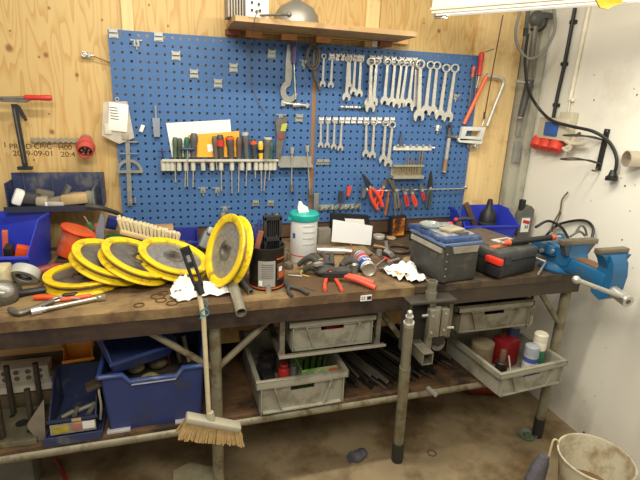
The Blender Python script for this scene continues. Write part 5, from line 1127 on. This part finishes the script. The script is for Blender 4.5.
# ---- blue tub
BT = TUBBLUE
t = thing('blue_tub', 'large blue plastic tub on the lower shelf behind the broom', 'tub', V((.138, -.565, .446)))
b = B(); Wt, Dt, Ht = .40, .36, .272
def frus(b, w0, d0, w1, d1, z0, z1, front_pts=None, th=.006):
    for s_ in (1,):
        pass
g0 = [(-Wt*.46, -Dt*.46), (Wt*.46, -Dt*.46), (Wt*.46, Dt*.46), (-Wt*.46, Dt*.46)]
prof = [(-.2, 1), (-.115, 1), (-.09, .88), (.09, .88), (.115, 1), (.2, 1)]
def sheet(b, P0, P1, n, th):
    v = [b.bm.verts.new(p) for p in P0+P1]; v2 = [b.bm.verts.new(V(p)+V(n)*th) for p in P0+P1]; k = len(P0)
    for i in range(k-1):
        b.bm.faces.new([v[i], v[i+1], v[k+i+1], v[k+i]]); b.bm.faces.new([v2[i], v2[k+i], v2[k+i+1], v2[i+1]])
        b.bm.faces.new([v[i], v2[i], v2[i+1], v[i+1]]); b.bm.faces.new([v[k+i], v[k+i+1], v2[k+i+1], v2[k+i]])
    for i in (0, k-1): b.bm.faces.new([v[i], v[k+i], v2[k+i], v2[i]])
sheet(b, [(x*.92, -Dt*.46, 0) for x, _ in prof], [(x, -Dt/2, z*Ht) for x, z in prof], (0, 1, 0), .006)
sheet(b, [(-Wt*.46, Dt*.46, 0), (Wt*.46, Dt*.46, 0)], [(-Wt/2, Dt/2, Ht), (Wt/2, Dt/2, Ht)], (0, -1, 0), .006)
for s_ in (-1, 1): sheet(b, [(s_*Wt*.46, -Dt*.46, 0), (s_*Wt*.46, Dt*.46, 0)], [(s_*Wt/2, -Dt/2, Ht), (s_*Wt/2, Dt/2, Ht)], (-s_, 0, 0), .006)
b.box((0, 0, .003), (Wt*.92, Dt*.92, .006)); b.build('body', BT, t)
RM = mat((54, 76, 136), .4, 0, .08, 10, dirt=(100, 110, 140), damt=.25)
b = B().tube([(x*1.02, -Dt/2-.006, z*Ht) for x, z in prof], .011, 8, smooth=False); b.tube([(Wt/2+.004, -Dt/2-.006, Ht), (Wt/2+.004, Dt/2, Ht), (-Wt/2-.004, Dt/2, Ht), (-Wt/2-.004, -Dt/2-.006, Ht)], .011, 8, smooth=False); b.build('rim', RM, t)
B().tube([(-.085, -Dt/2-.012, .9*Ht-.02), (.085, -Dt/2-.012, .9*Ht-.018), (.11, -Dt/2-.010, Ht-.012)], .0035, 6, smooth=False).build('scuffed_edge', mat((168, 176, 196), .5), t)
B().box((-.15, -Dt*.46-.008, .006), (.09, .03, .008)).box((.12, -Dt*.46-.008, .006), (.09, .03, .008)).build('scuffed_foot', mat((164, 160, 160), .6), t)
# contents
for k, (x, y, z, r, c, lb) in enumerate(((.12, -.68, .635, .042, (156, 148, 92), 'yellow-green crumpled lump on top of the contents of the blue tub'), (.06, -.60, .655, .035, (150, 140, 100), 'tan crumpled lump behind the yellow one in the blue tub'), (.15, -.58, .655, .04, (92, 84, 60), 'brown lump in the middle of the blue tub'))):
    tag(B().ball((0, 0, 0), r, (1.1, .9, .7)).build('crumpled_wrapper', mat(c, .7, 0, .35, 40), None, V((x, y, z))), lb, 'wrapper')
tag(box_obj('dark_contents', V((.138, -.56, .54)), (.34, .30, .17), mat((52, 44, 34), .8, 0, .4, 25)), 'dark jumble filling the lower part of the blue tub', 'contents')
for k, (x, c, lb) in enumerate(((.20, (96, 40, 34), 'dark red stick, leftmost of three standing in the blue tub'), (.245, (80, 70, 56), 'brown stick, middle of three standing in the blue tub'), (.285, (150, 140, 118), 'pale stick, rightmost of three standing in the blue tub'))):
    tag(B().cyl(V((x, -.56, .63)), V((x-.02, -.52, .74)), .010).build('wooden_stick', mat(c, .6)), lb, 'stick')
open_bin('storage_bin', 'blue storage bin lying tilted on top of the big blue tub', V((.055, -.60, .752)), .27, .24, .13, BT, rot=.42, front=.6, tilt=.30)
for k in (0,): pass
tag(box_obj('wood_strip', (at(86, 388, 'y', -.70)+at(119, 373, 'y', -.66))/2, ((at(119, 373, 'y', -.66)-at(86, 388, 'y', -.70)).length, .05, .018), mat((74, 62, 48), .6), None, (0, -.28, .2)), 'dark wooden slat jutting left from between tub and bin', 'slat')
# ---- navy open bin with labels, on a tray
t = open_bin('storage_bin', 'navy open-front bin with yellow and white stickers, left of the blue tub', V((-.182, -.595, .468)),   .175, .25, .165, NAVYBIN, front=.38, taper=.96)
B().box((0, -.1335, .022), (.168, .004, .046)).build('sticker', mat((158, 150, 130), .6, 0, .25, 40), t)
B().box((-.045, -.1365, .022), (.06, .002, .032)).build('yellow_sticker', mat((172, 158, 62), .6, 0, .2, 60), t); B().box((.015, -.1365, .024), (.035, .002, .028)).build('pink_sticker', mat((176, 110, 96), .6), t)
B().box((.058, -.1375, .028), (.045, .002, .034)).build('white_sticker', PAPER, t); B().box((.015, -.1355, .058), (.035, .003, .014)).build('price_tag', mat((186, 154, 104), .6), t)
t = thing('navy_tray', 'shallow navy tray under the open-front bin with stickers', 'tray', V((-.18, -.62, .446)))
b = B().box((0, 0, .003), (.21, .27, .006)).box((0, -.138, .012), (.21, .006, .036)).box((-.105, 0, .010), (.006, .27, .02)).box((.105, 0, .010), (.006, .27, .02)); b.build('tray', NAVYBIN, t)
for k, (x, y, l, a) in enumerate(((-.22, -.63, .05, .5), (-.19, -.62, .04, 1.4), (-.16, -.60, .09, .3), (-.13, -.62, .05, 1.2))):
    tag(B().cyl((-l/2, 0, 0), (l/2, 0, 0), .011).build('pipe_fitting', mat((140, 134, 118), .5, .3), None, V((x, y, .487)), (0, -.15, a)), ['leftmost', 'second', 'third and longest', 'rightmost'][k]+' grey metal fitting lying inside the navy open bin', 'fitting')
tag(B().tube([V((-.085, -.70, .49)), V((-.075, -.705, .56)), V((-.08, -.69, .62)), V((-.085, -.62, .66))], .005, 8).build('bent_wire', mat((170, 160, 130), .5, .3)), 'bent pale wire at the right side of the navy open bin', 'wire')
p = [at(*q, 'y', -.66) for q in ((47, 391), (49, 432), (46, 436), (32, 420), (31, 415))]
tag(B().prism([(x.x, x.z) for x in p], .006).build('plastic_flap', mat((128, 120, 104), .5, 0, .15), None, (0, -.735+.02, 0)), 'grey bent plastic flap left of the navy open bin', 'flap')
# small orange bin on board
tag(box_obj('shelf_plank', V((-.22, -.40, .585)), (.30, .10, .02), mat((120, 98, 66), .7, 0, .2)), 'brown plank behind the navy bin carrying the little orange bin', 'plank')
tag(box_obj('plank_support', V((-.215, -.395, .51)), (.14, .08, .128), mat((70, 58, 42), .7)), 'dark box under the plank with the orange bin', 'box')
open_bin('storage_bin', 'small orange storage bin on the plank under the bench', V((-.195, -.405, .596)), .12, .10, .085, mat((240, 158, 40), .45), rot=.1, front=.6, taper=.75, wall=.003)
# left background
tag(box_obj('plywood_offcut', V((-.43, -.36, .735)), (.34, .02, .17), mat((196, 152, 92), .6, 0, .12, 5, stretch=(.8, 6, 6)), None), 'light plywood offcut standing at the back of the lower shelf, far left', 'board')
tag(box_obj('brown_board', V((-.43, -.33, .548)), (.34, .05, .204), mat((100, 82, 54), .7, 0, .2)), 'brown board under the plywood offcut at the back', 'board')
t = thing('perforated_block', 'white perforated block behind the threaded rods', 'block', V((-.41, -.43, .605)))
B().box((0, 0, 0), (.20, .08, .07), bev=.004).box((0, -.02, -.05), (.24, .1, .03)).build('block', mat((190, 182, 162), .6, 0, .1), t)
for i in range(4):
    for j in range(2): B().cyl((-.07+.045*i, -.042+0*j, -.015+.03*j), (-.07+.045*i, -.039, -.015+.03*j), .011, n=14).build('hole', mat((104, 92, 72), .7), t)
tag(box_obj('block_base', V((-.41, -.43, .492)), (.24, .10, .09), mat((92, 78, 56), .7)), 'brown box beneath the white perforated block', 'box')
t = thing('metal_drawer_unit', 'light grey ribbed metal panel at the back between offcut and blue tub', 'panel', V((-.15, -.16, .45)))
b = B().box((0, 0, .20), (.22, .02, .40))
b.box((0, -.012, .38), (.2, .012, .02)).box((0, -.012, .30), (.2, .012, .02)).box((-.02, -.014, .3), (.012, .012, .2)); b.build('panel', mat((170, 172, 168), .45, .3), t)
# jack stand with threaded rods
t = thing('rod_stand', 'rusty steel base plate with four upright threaded rods, far left of lower shelf', 'stand', V((-.39, -.62, .446)))
B().prism([(-.12, -.11), (.075, -.125), (.055, .11), (-.11, .12)], .02, Matrix.Translation((0, 0, .012)), axis='z').build('base_plate', mat((108, 104, 82), .6, .3, .2, 20, dirt=(140, 128, 96), damt=.4), t)
B().cyl((-.005, .0, .0205), (-.005, .0, .024), .024).build('centre_hole', BLACKM, t)
for x, y in ((-.055, .06), (.035, -.06), (-.08, -.07), (.03, .075)): B().cyl((x, y, .0205), (x, y, .023), .011).build('hole', BLACKM, t)
RODM = mat((66, 60, 48), .5, .4, .3, 50)
for (u, v, u2, v2, y) in ((14, 414, 6.5, 366, -.54), (34, 438, 28.5, 389, -.69), (42, 412, 36.5, 363, -.55), (4, 444, -1, 395, -.70)):
    p = at(u, v, 'y', y); q = at(u2, v2, 'y', y-.0); p.z = .466
    B().cyl(p-t.location, V((p.x+(q.x-p.x)*.3, y, q.z))-t.location, .0115, n=12).build('threaded_rod', RODM, t)
# rods on the lower shelf
rr = random.Random(21)
for k in range(40):
    lay, i_ = divmod(k, 20)
    x = 1.045+.031*i_+.012*lay; a = (.42 if not lay else .30)+rr.uniform(-.02, .02); L = rr.uniform(.36, .52); y = -.735+rr.uniform(0, .10) if x < 1.5 else -.66+rr.uniform(0, .08)
    front = V((x, y, .4585+.026*lay)); back = V((max(1.035, x-math.sin(a)*L), min(-.13, y+math.cos(a)*L), .4585+.026*lay+(.006 if lay else 0)))
    kind = rr.random(); r = rr.choice((.006, .007, .009, .012))
    m = [mat((44, 40, 36), .5, .4, .2), mat((128, 122, 110), .4, .7, .2), mat((84, 62, 44), .6, .2, .2)][0 if kind < .62 else (1 if kind < .85 else 2)]
    col = 'dark' if kind < .62 else ('bare grey' if kind < .85 else 'rusty brown')
    tag(B().cyl(front, back, r, n=8).build('metal_rod', m), f'{col} metal rod in the pile lying on the lower shelf between the crates', 'rod', f'{col} rods on the lower shelf')
tag(B().cyl(T(436, 395, .458), T(428, 388, .462), .012).build('glass_vial', mat((170, 170, 165), .2, .2)), 'small shiny cylinder at the shelf front right of the post', 'cylinder')
# ---- steel jig in the bench gap and its support post
JM = mat((84, 80, 70), .42, .5, .2, 16); JL = mat((142, 137, 120), .4, .6, .12, 16)
t = thing('steel_jig', 'welded steel fixture clamped to the bench front at the gap between worktops', 'fixture', V((1.32, -.85, .96)))
B().box((.0, .01, .012), (.23, .09, .012), bev=.002).build('top_plate', JM, t)
B().box((-.105, .01, -.115), (.012, .07, .25)).build('side_plate', JM, t)
B().box((.02, .03, -.12), (.19, .012, .24)).build('back_plate', mat((58, 56, 50), .5, .4), t)
B().cyl((.0, -.0, .018), (.0, 0, .05), .026).cyl((.0, 0, .05), (0, 0, .085), .021).pipe((0, 0, .085), (0, 0, .10), .024, .016).build('spigot', JL, t)
B().box((.005, -.01, -.11), (.03, .02, .24)).build('flat_bar', JL, t)
B().box((-.005, -.045, -.08), (.045, .03, .13), bev=.002).box((.055, -.035, -.085), (.035, .03, .13), bev=.002).cyl((.022, -.04, -.15), (.022, -.04, -.01), .013).build('hinge_block', JL, t)
for x, y, z in ((-.015, -.062, -.04), (-.015, -.062, -.12), (.055, -.052, -.04), (.055, -.052, -.12)): B().cyl((x, y+.004, z), (x, y-.003, z), .005, n=8).build('screw_head', STEEL, t)
B().cyl((-.05, -.03, -.05), (-.02, -.03, -.05), .007).build('cross_bolt', STEEL, t); B().cyl((.07, -.03, -.12), (.115, -.03, -.125), .007).build('cross_bolt', STEEL, t)
b = B()
sw, so, L_j = .05, .038, .18
for (dx, dz, sx, sz) in ((0, .026, .052, .005), (0, -.026, .052, .005), (-.0235, 0, .005, .052), (.0235, 0, .005, .052)): b.box((-.04+dx, .0, -.225+dz), (sx, .20, sz))
b.build('square_tube', JL, t)
B().lathe([(.012, -.012), (.036, -.012), (.036, .012), (.012, .012), (.012, -.012)], 24, Matrix.Translation((.10, .06, -.25)) @ Matrix.Rotation(PI/2, 4, 'X')).build('roller', mat((120, 116, 108), .5, .4), t)
B().cyl((.005, -.01, -.19), (.10, .06, -.25), .012).cyl((.10, .06, -.25), (.1, .1, -.25), .012).build('roller_arm', BLACKM, t)
ft, tp_ = V((1.309, -.727, 0)), at(409, 322, 'y', -.915)
d = (tp_-ft)
t = thing('support_post', 'bare steel pipe post with a threaded top pin leaning in front of the bench', 'post', ft)
B().cyl(d*.0+V((0, 0, .0)), d*.16, .030, n=20).build('rubber_foot', mat((44, 46, 40), .6), t)
B().cyl(d*.02, d*.72, .0255, n=20).build('pipe', PIPE, t); B().cyl(d*.70, d*.985, .0225, n=20).build('inner_pipe', mat((150, 146, 128), .4, .5, .12), t)
B().cyl(d*.98, d*1.0, .0235).cyl(d*1.0, d*1.035, .017).cyl(d*1.035, d*1.05, .010).ball(d*1.055, .012).build('pin', STEEL, t)
# ---- things on the floor
t = thing('white_bucket', 'big scuffed white bucket on the floor by the right wall', 'bucket', V((2.085, -1.195, 0)))
BKT = mat((206, 198, 172), .45, 0, .06, 8, dirt=(160, 140, 102), dscale=7, damt=.4)
B().lathe([(0, 0), (.118, 0), (.122, .006), (.160, .242), (.166, .242), (.167, .25), (.158, .25), (.118, .012), (0, .010)], 48).build('bucket', BKT, t)
B().lathe([(0, .0), (.127, .0), (.127, .001), (0, .001)], 32, Matrix.Translation((0, 0, .065))).build('dirty_water', mat((120, 96, 60), .1, 0, .2), t)
tag(B().lathe([(0, 0), (.05, 0), (.055, .03), (.05, .10), (.042, .17), (.028, .215), (0, .22)], 14, Matrix.Rotation(.2, 4, 'Y'), squash=(1, .7)).build('grey_bag', mat((92, 90, 98), .7, 0, .25, 30), None, V((1.835, -1.10, .012))), 'grey bag slumped against the left side of the white bucket', 'bag')
tag(B().tube([at(549, 456, 'y', -1.12), at(553, 441, 'y', -1.12), at(557, 440, 'y', -1.12), at(558, 444, 'y', -1.12)], .005, 6).build('cream_strap', mat((206, 190, 148), .6)), 'cream strap hooked over the bucket rim', 'strap')
t = thing('glass_ashtray', 'small clear glass dish on the floor beside the right bench leg', 'dish', V((2.115, -.745, 0)))
B().lathe([(0, 0), (.042, 0), (.05, .02), (.045, .02), (.036, .006), (0, .006)], 24).build('dish', mat((130, 140, 120), .15, 0, .1, alpha=.7), t); B().ball((.0, 0, .012), .02, (1.2, 1, .5)).build('green_lump', mat((84, 100, 64), .6), t)
tag(B().ball((0, 0, 0), .04, (1, .8, .7)).ball((.03, .01, .005), .03, (1, 1, .7)).box((-.02, 0, .0), (.05, .04, .04), (.4, .3, .2)).build('grey_lump', mat((84, 84, 92), .7, 0, .15), None, at(357, 456, 'z', .028)), 'crumpled grey lump on the floor under the bench middle', 'lump')
tag(B().ring((0, 0, 0), .022, .003).build('floor_ring', mat((92, 76, 50), .6), None, at(432, 453, 'z', .0035)), 'small ring lying on the floor right of the steel post', 'ring')
tag(B().prism([(-.11, -.1), (.13, -.09), (.12, .05), (.06, .07), (-.02, .12), (-.10, .08)], .035, axis='z').build('stone_slab', mat((160, 152, 122), .8, 0, .15, 20), None, at(195, 474, 'z', .02)+V((0, -.05, -.002))), 'pale stone slab on the floor behind the left pipe leg', 'slab')
tag(B().box((0, 0, .13), (.15, .14, .26), bev=.006).build('concrete_block', mat((112, 110, 96), .8, 0, .15, 14), None, V((-.50, -.42, 0))), 'grey upright block on the floor at the far left under the shelf', 'block')
tag(B().box((0, 0, 0), (.06, .2, .02), (.3, 0, .6)).build('white_board_scrap', mat((196, 190, 176), .6), None, V((-.62, -.55, .06))), 'white board scrap leaning on the floor at the left picture edge', 'scrap')
tag(B().tube([V((-.38, -.30, .012)), V((-.33, -.40, .012)), V((-.29, -.5, .012)), V((-.24, -.62, .012)), V((-.1, -.75, .012)), V((.05, -.72, .012))], .010, 8).build('red_hose', mat((150, 50, 36), .5)), 'red hose on the floor under the left end of the bench', 'hose')
t = thing('fire_extinguisher', 'red cylinder lying on the floor under the right crate near the wall', 'cylinder', V((2.22, -.36, .05)))
B().cyl((-.20, .08, 0), (0, 0, 0), .048, n=20).build('body', mat((130, 44, 32), .45), t); B().cyl((0, 0, 0), (.02, -.008, 0), .03).cyl((.02, -.008, 0), (.028, -.011, 0), .016).build('neck', mat((170, 140, 110), .4, .4), t)

# ================================================================== RIGHT WALL
def Wp(u, v, o=0): return at(u, v, 'x', XW-o)
t = thing('black_cable_duct', 'black cable clipped to the white wall running down to the red sockets', 'cable', Wp(574, 14))
L_ = lambda u, v, o=.02: Wp(u, v, o)-t.location
B().tube([L_(575, 8), L_(569.5, 38), L_(564, 66), L_(557, 98), L_(553, 120)], .0105, 8).build('cable', BLACKP, t)
for u, v in ((573.5, 22), (564.5, 64), (556.5, 105)): B().box(L_(u, v, .012), (.026, .034, .018)).build('cable_clip', BLACKP, t)
tag(B().cyl(Wp(590, 2, .014), Wp(570, 100, .014), .011).cyl(Wp(570, 100, .014), Wp(567, 122, .014), .004).ball(Wp(572.5, 100, .016), .012).build('white_conduit', mat((226, 218, 196), .45)), 'white conduit pipe running down the white wall beside the black cable', 'conduit')
t = thing('red_socket_box', 'red and grey industrial socket box with a blue cover on the white wall', 'socket box', Wp(552, 140))
L_ = lambda u, v, o=.0: Wp(u, v, o)-t.location
b = B(); b.box(L_(556, 129, .035), (.07, .22, .12), bev=.006).box(L_(567, 124, .03), (.05, .09, .13), bev=.006); b.build('housing', mat((196, 188, 164), .5, 0, .04), t)
B().box(L_(551, 129, .075), (.012, .10, .075), (.0, 0, 0), bev=.003).build('blue_cover', mat((44, 88, 158), .4), t)
for k, (u, v) in enumerate(((538, 142.5), (546, 144.5), (556, 146))):
    p = L_(u, v, .05); B().lathe([(0, -.03), (.036, -.03), (.04, -.01), (.036, .03), (.03, .034), (0, .034)], 20, Matrix.Translation(p) @ frame_z((-.5, -.2, -.8))).build('red_socket', mat((206, 62, 44), .42), t)
t = thing('white_clamp_tool', 'white plastic spring clamp hanging beside the red sockets', 'clamp', Wp(572, 140, .05))
L_ = lambda u, v, o=.05: Wp(u, v, o)-t.location
B().tube([L_(564, 140), L_(572, 144), L_(584, 144)], .012, 8, smooth=False).tube([L_(566, 148), L_(570, 146), L_(575, 136)], .012, 8, smooth=False).tube([L_(563, 148), L_(568, 151), L_(572, 145)], .009, 8).build('body', mat((206, 196, 172), .5), t)
B().tube([L_(573, 138), L_(580, 133)], .008, 8).build('dark_tip', mat((100, 92, 80), .5), t)
t = thing('hook_rack', 'black metal strip with wire hooks screwed to the white wall', 'rack', Wp(602, 150, .008))
L_ = lambda u, v, o=.008: Wp(u, v, o)-t.location
a, c = L_(607.5, 129), L_(598, 170); n_ = (c-a).normalized(); s_v = n_.cross(V((1, 0, 0)))
B().prism([((a-s_v*.014).y, (a-s_v*.014).z), ((a+s_v*.014).y, (a+s_v*.014).z), ((c+s_v*.014).y, (c+s_v*.014).z), ((c-s_v*.014).y, (c-s_v*.014).z)], .010, axis='x').build('strip', BLACKP, t)
def loopw(u, v, L, dz): 
    p = L_(u, v, .01); b = B(); b.tube([p+V((0, .0, 0)), p+V((-L*.5, .035, dz)), p+V((-L, .02, dz)), p+V((-L*1.02, -.02, dz)), p+V((-L*.5, -.035, dz)), p+V((0, -.005, 0))], .004, 6); b.build('wire_hook', mat((70, 66, 58), .4, .5), t)
loopw(603, 140, .24, .02); loopw(600, 164, .24, .025)
B().tube([L_(598, 168, .01), L_(595, 171, .04), L_(592, 170, .06)], .005, 6).cyl(L_(608, 131, .012), L_(608, 131, .0), .006).build('small_hook', DSTEEL, t)
t = thing('black_power_cable', 'black power cable drooping from the corner across the white wall to its plug', 'cable', Wp(560, 125, .05))
L_ = lambda u, v, o=.03: Wp(u, v, o)-t.location
B().tube([at(528, 34, 'y', -.10)-t.location, at(525, 60, 'y', -.14)-t.location, at(528, 88, 'y', -.15)-t.location, at(537, 106, 'y', -.15)-t.location, L_(551, 120, .10), L_(570, 126, .10), L_(592, 131, .09), L_(606, 139, .05), L_(613, 148), L_(616.5, 158), L_(616, 168), L_(613.5, 174)], .0085, 8).build('cable', BLACKP, t)
p = L_(612.5, 176); B().cyl(p+V((0, .004, .03)), p, .012, .022).cyl(p, p+V((0, 0, -.022)), .026).box(p+V((-.02, 0, -.012)), (.03, .02, .02)).build('plug', BLACKP, t)
t = thing('steel_cup_holder', 'round brushed steel holder screwed to the white wall at the right edge', 'holder', Wp(634, 159, .05))
B().lathe([(.034, -.038), (.039, -.038), (.039, .038), (.034, .038), (.034, -.038)], 32, Matrix.Rotation(PI/2, 4, 'Y') @ Matrix.Rotation(.3, 4, 'X')).build('ring', mat((198, 188, 170), .3, .7, .06), t)
B().box((.03, -.06, .0), (.035, .05, .035)).build('bracket', STEEL, t)
# cables hanging behind the lamp in the corner
tag(B().tube([at(521, 8, 'y', -.12), at(516, 28, 'y', -.12), at(517, 44, 'y', -.12), at(527, 58, 'y', -.14), at(540, 55, 'y', -.16), at(550, 42, 'y', -.18), at(555, 28, 'y', -.18), at(554, 8, 'y', -.18)], .0085, 8).build('grey_cable_loop', mat((132, 130, 120), .5)), 'light grey cable hanging in a loop from the lamp in the corner', 'cable')
t = thing('inspection_lamp', 'slim grey-black hand lamp hanging down in front of the ceiling fixture', 'lamp', at(529, 0, 'y', -.4))
L_ = lambda u, v, y=-.4: at(u, v, 'y', y)-t.location
B().cyl(L_(530, -6), L_(525.5, 34), .0105).build('body', mat((78, 80, 76), .5), t); B().cyl(L_(526.2, 28), L_(525.2, 36), .0125).build('end_cap', BLACKP, t)
t = thing('black_pump', 'black hand pump hanging upside down in the corner on the grey post', 'pump', at(538, 20, 'y', -.08))
L_ = lambda u, v, y=-.08: at(u, v, 'y', y)-t.location
B().cyl(L_(536, 20), L_(529, 78), .017, n=12).build('shaft', mat((112, 108, 96), .5, .2), t); B().ball(L_(537, 19), .045, (1.1, .7, 1)).box(L_(547, 16), (.07, .04, .03)).build('head', mat((76, 76, 74), .5), t)
B().tube([L_(531, 29), L_(538, 31), L_(545, 26), L_(548, 15)], .008, 8).build('hose', BLACKP, t)
B().cyl(L_(530, 80), L_(520.5, 117), .026, .019, n=14).build('grip', mat((66, 64, 62), .5), t); B().cyl(L_(520.5, 116), L_(520.3, 118), .016).build('end', STEEL, t)
tag(B().cyl(at(516, 81.5, 'y', -.09), at(539, 83.5, 'y', -.09), .010).build('cross_bar', STEEL), 'steel bar across the grey corner post behind the pump', 'bar')
B_ = lambda u, v: at(u, v, 'y', -.037)
tag(box_obj('grey_tape', at(517, 152, 'y', -.037), (.05, .002, .13), mat((136, 136, 130), .5)), 'grey tape patch on the corner post, lower one', 'tape')
tag(box_obj('grey_tape', at(520, 126, 'y', -.037), (.035, .002, .12), mat((142, 140, 132), .5)), 'grey tape patch on the corner post, upper one', 'tape')

# ================================================================== CEILING FIXTURE
LA, LB = at(438, 16, 'z', 2.2), at(632, 2, 'z', 2.2)
dr = (LB-LA).normalized(); pr = V((dr.y, -dr.x, 0))
if pr.y > 0: pr = -pr
t = thing('ceiling_light', 'long white ceiling light fixture hanging at the top right of the picture', 'light fixture', LA, (0, 0, math.atan2(dr.y, dr.x)))
Lw = .30
b = B(); b.box((.62, -.035, .055), (1.24, .07, .11), bev=.004); b.build('housing', mat((228, 224, 210), .35, 0, .02), t)
b = B(); b.box((.62, -.004, .01), (1.25, .012, .03), bev=.002).box((.62, -.072, .02), (1.25, .008, .012), bev=.002); b.build('edge_rail', mat((214, 206, 186), .4), t)
B().box((.62, -.035, -.003), (1.20, .05, .006)).build('diffuser', mat((240, 236, 222), .3, emit=.45), t)
fl = bpy.data.lights.new('fixture_tube', 'AREA'); fl.shape = 'RECTANGLE'; fl.size = 1.15; fl.size_y = .05; fl.energy = 7; fl.color = (1, .95, .84)
fo = bpy.data.objects.new('fixture_tube', fl); COL.objects.link(fo); fo.parent = t; fo.location = (.62, -.035, -.012)
B().box((.03, -.03, -.010), (.06, .02, .012)).build('latch', mat((150, 144, 128), .5), t)
p = [at(u, v, 'y', -1.02) for u, v in ((592, -6), (600, 8), (606, 9), (618, 4), (634, 1), (640, -8))]
tag(B().prism([(q.x, q.z) for q in p], .006).build('yellow_cloth', mat((240, 216, 60), .6), None, (0, -1.02, 0)), 'yellow sheet hanging from the ceiling fixture at the top right', 'cloth')

# ================================================================== SUB-PARTS: hang small pieces under the part they belong to
SUB = {'handle_band': 'handle', 'band': 'handle', 'pin': 'plug_body', 'plug_face': 'plug_body', 'cable_gland': 'plug_body', 'front_lip': 'body', 'back_lip': 'body', 'side_lip': 'body',
       'rivet': 'corner_strip', 'lid_panel': 'lid', 'lid_latch': 'lid', 'lid_catch': 'lid', 'lid_recess': 'lid', 'orange_stripe': 'lid', 'red_corner': 'lid', 'label_picture': 'label', 'red_mark': 'label', 'label_letter': 'label',
       'label_band': 'body', 'barcode': 'grey_label', 'label_line': 'grey_label', 'white_mark': 'brown_label', 'orange_mark': 'brown_label', 'plate_print': 'label_plate', 'hand_slot': 'body', 'groove': 'rim',
       'yellow_sticker': 'sticker', 'pink_sticker': 'sticker', 'white_sticker': 'sticker', 'price_tag': 'body', 'scuffed_edge': 'rim', 'rib': 'body', 'terminal': 'case', 'ribs': 'case', 'screw_head': 'hinge_block', 'crate_ledge': 'crate_rail'}
kids = {}
for o in bpy.data.objects:
    if o.parent: kids.setdefault(o.parent, []).append(o)
base = lambda o: o.name.split('.')[0]
for root, ch in kids.items():
    if root.parent: continue
    for c in ch:
        w = SUB.get(base(c))
        if not w: continue
        for p in ch:
            if base(p) == w and p is not c and tuple(p.rotation_euler) == (0, 0, 0) and tuple(p.scale) == (1, 1, 1):
                c.parent = p; c.location = c.location-p.location; break
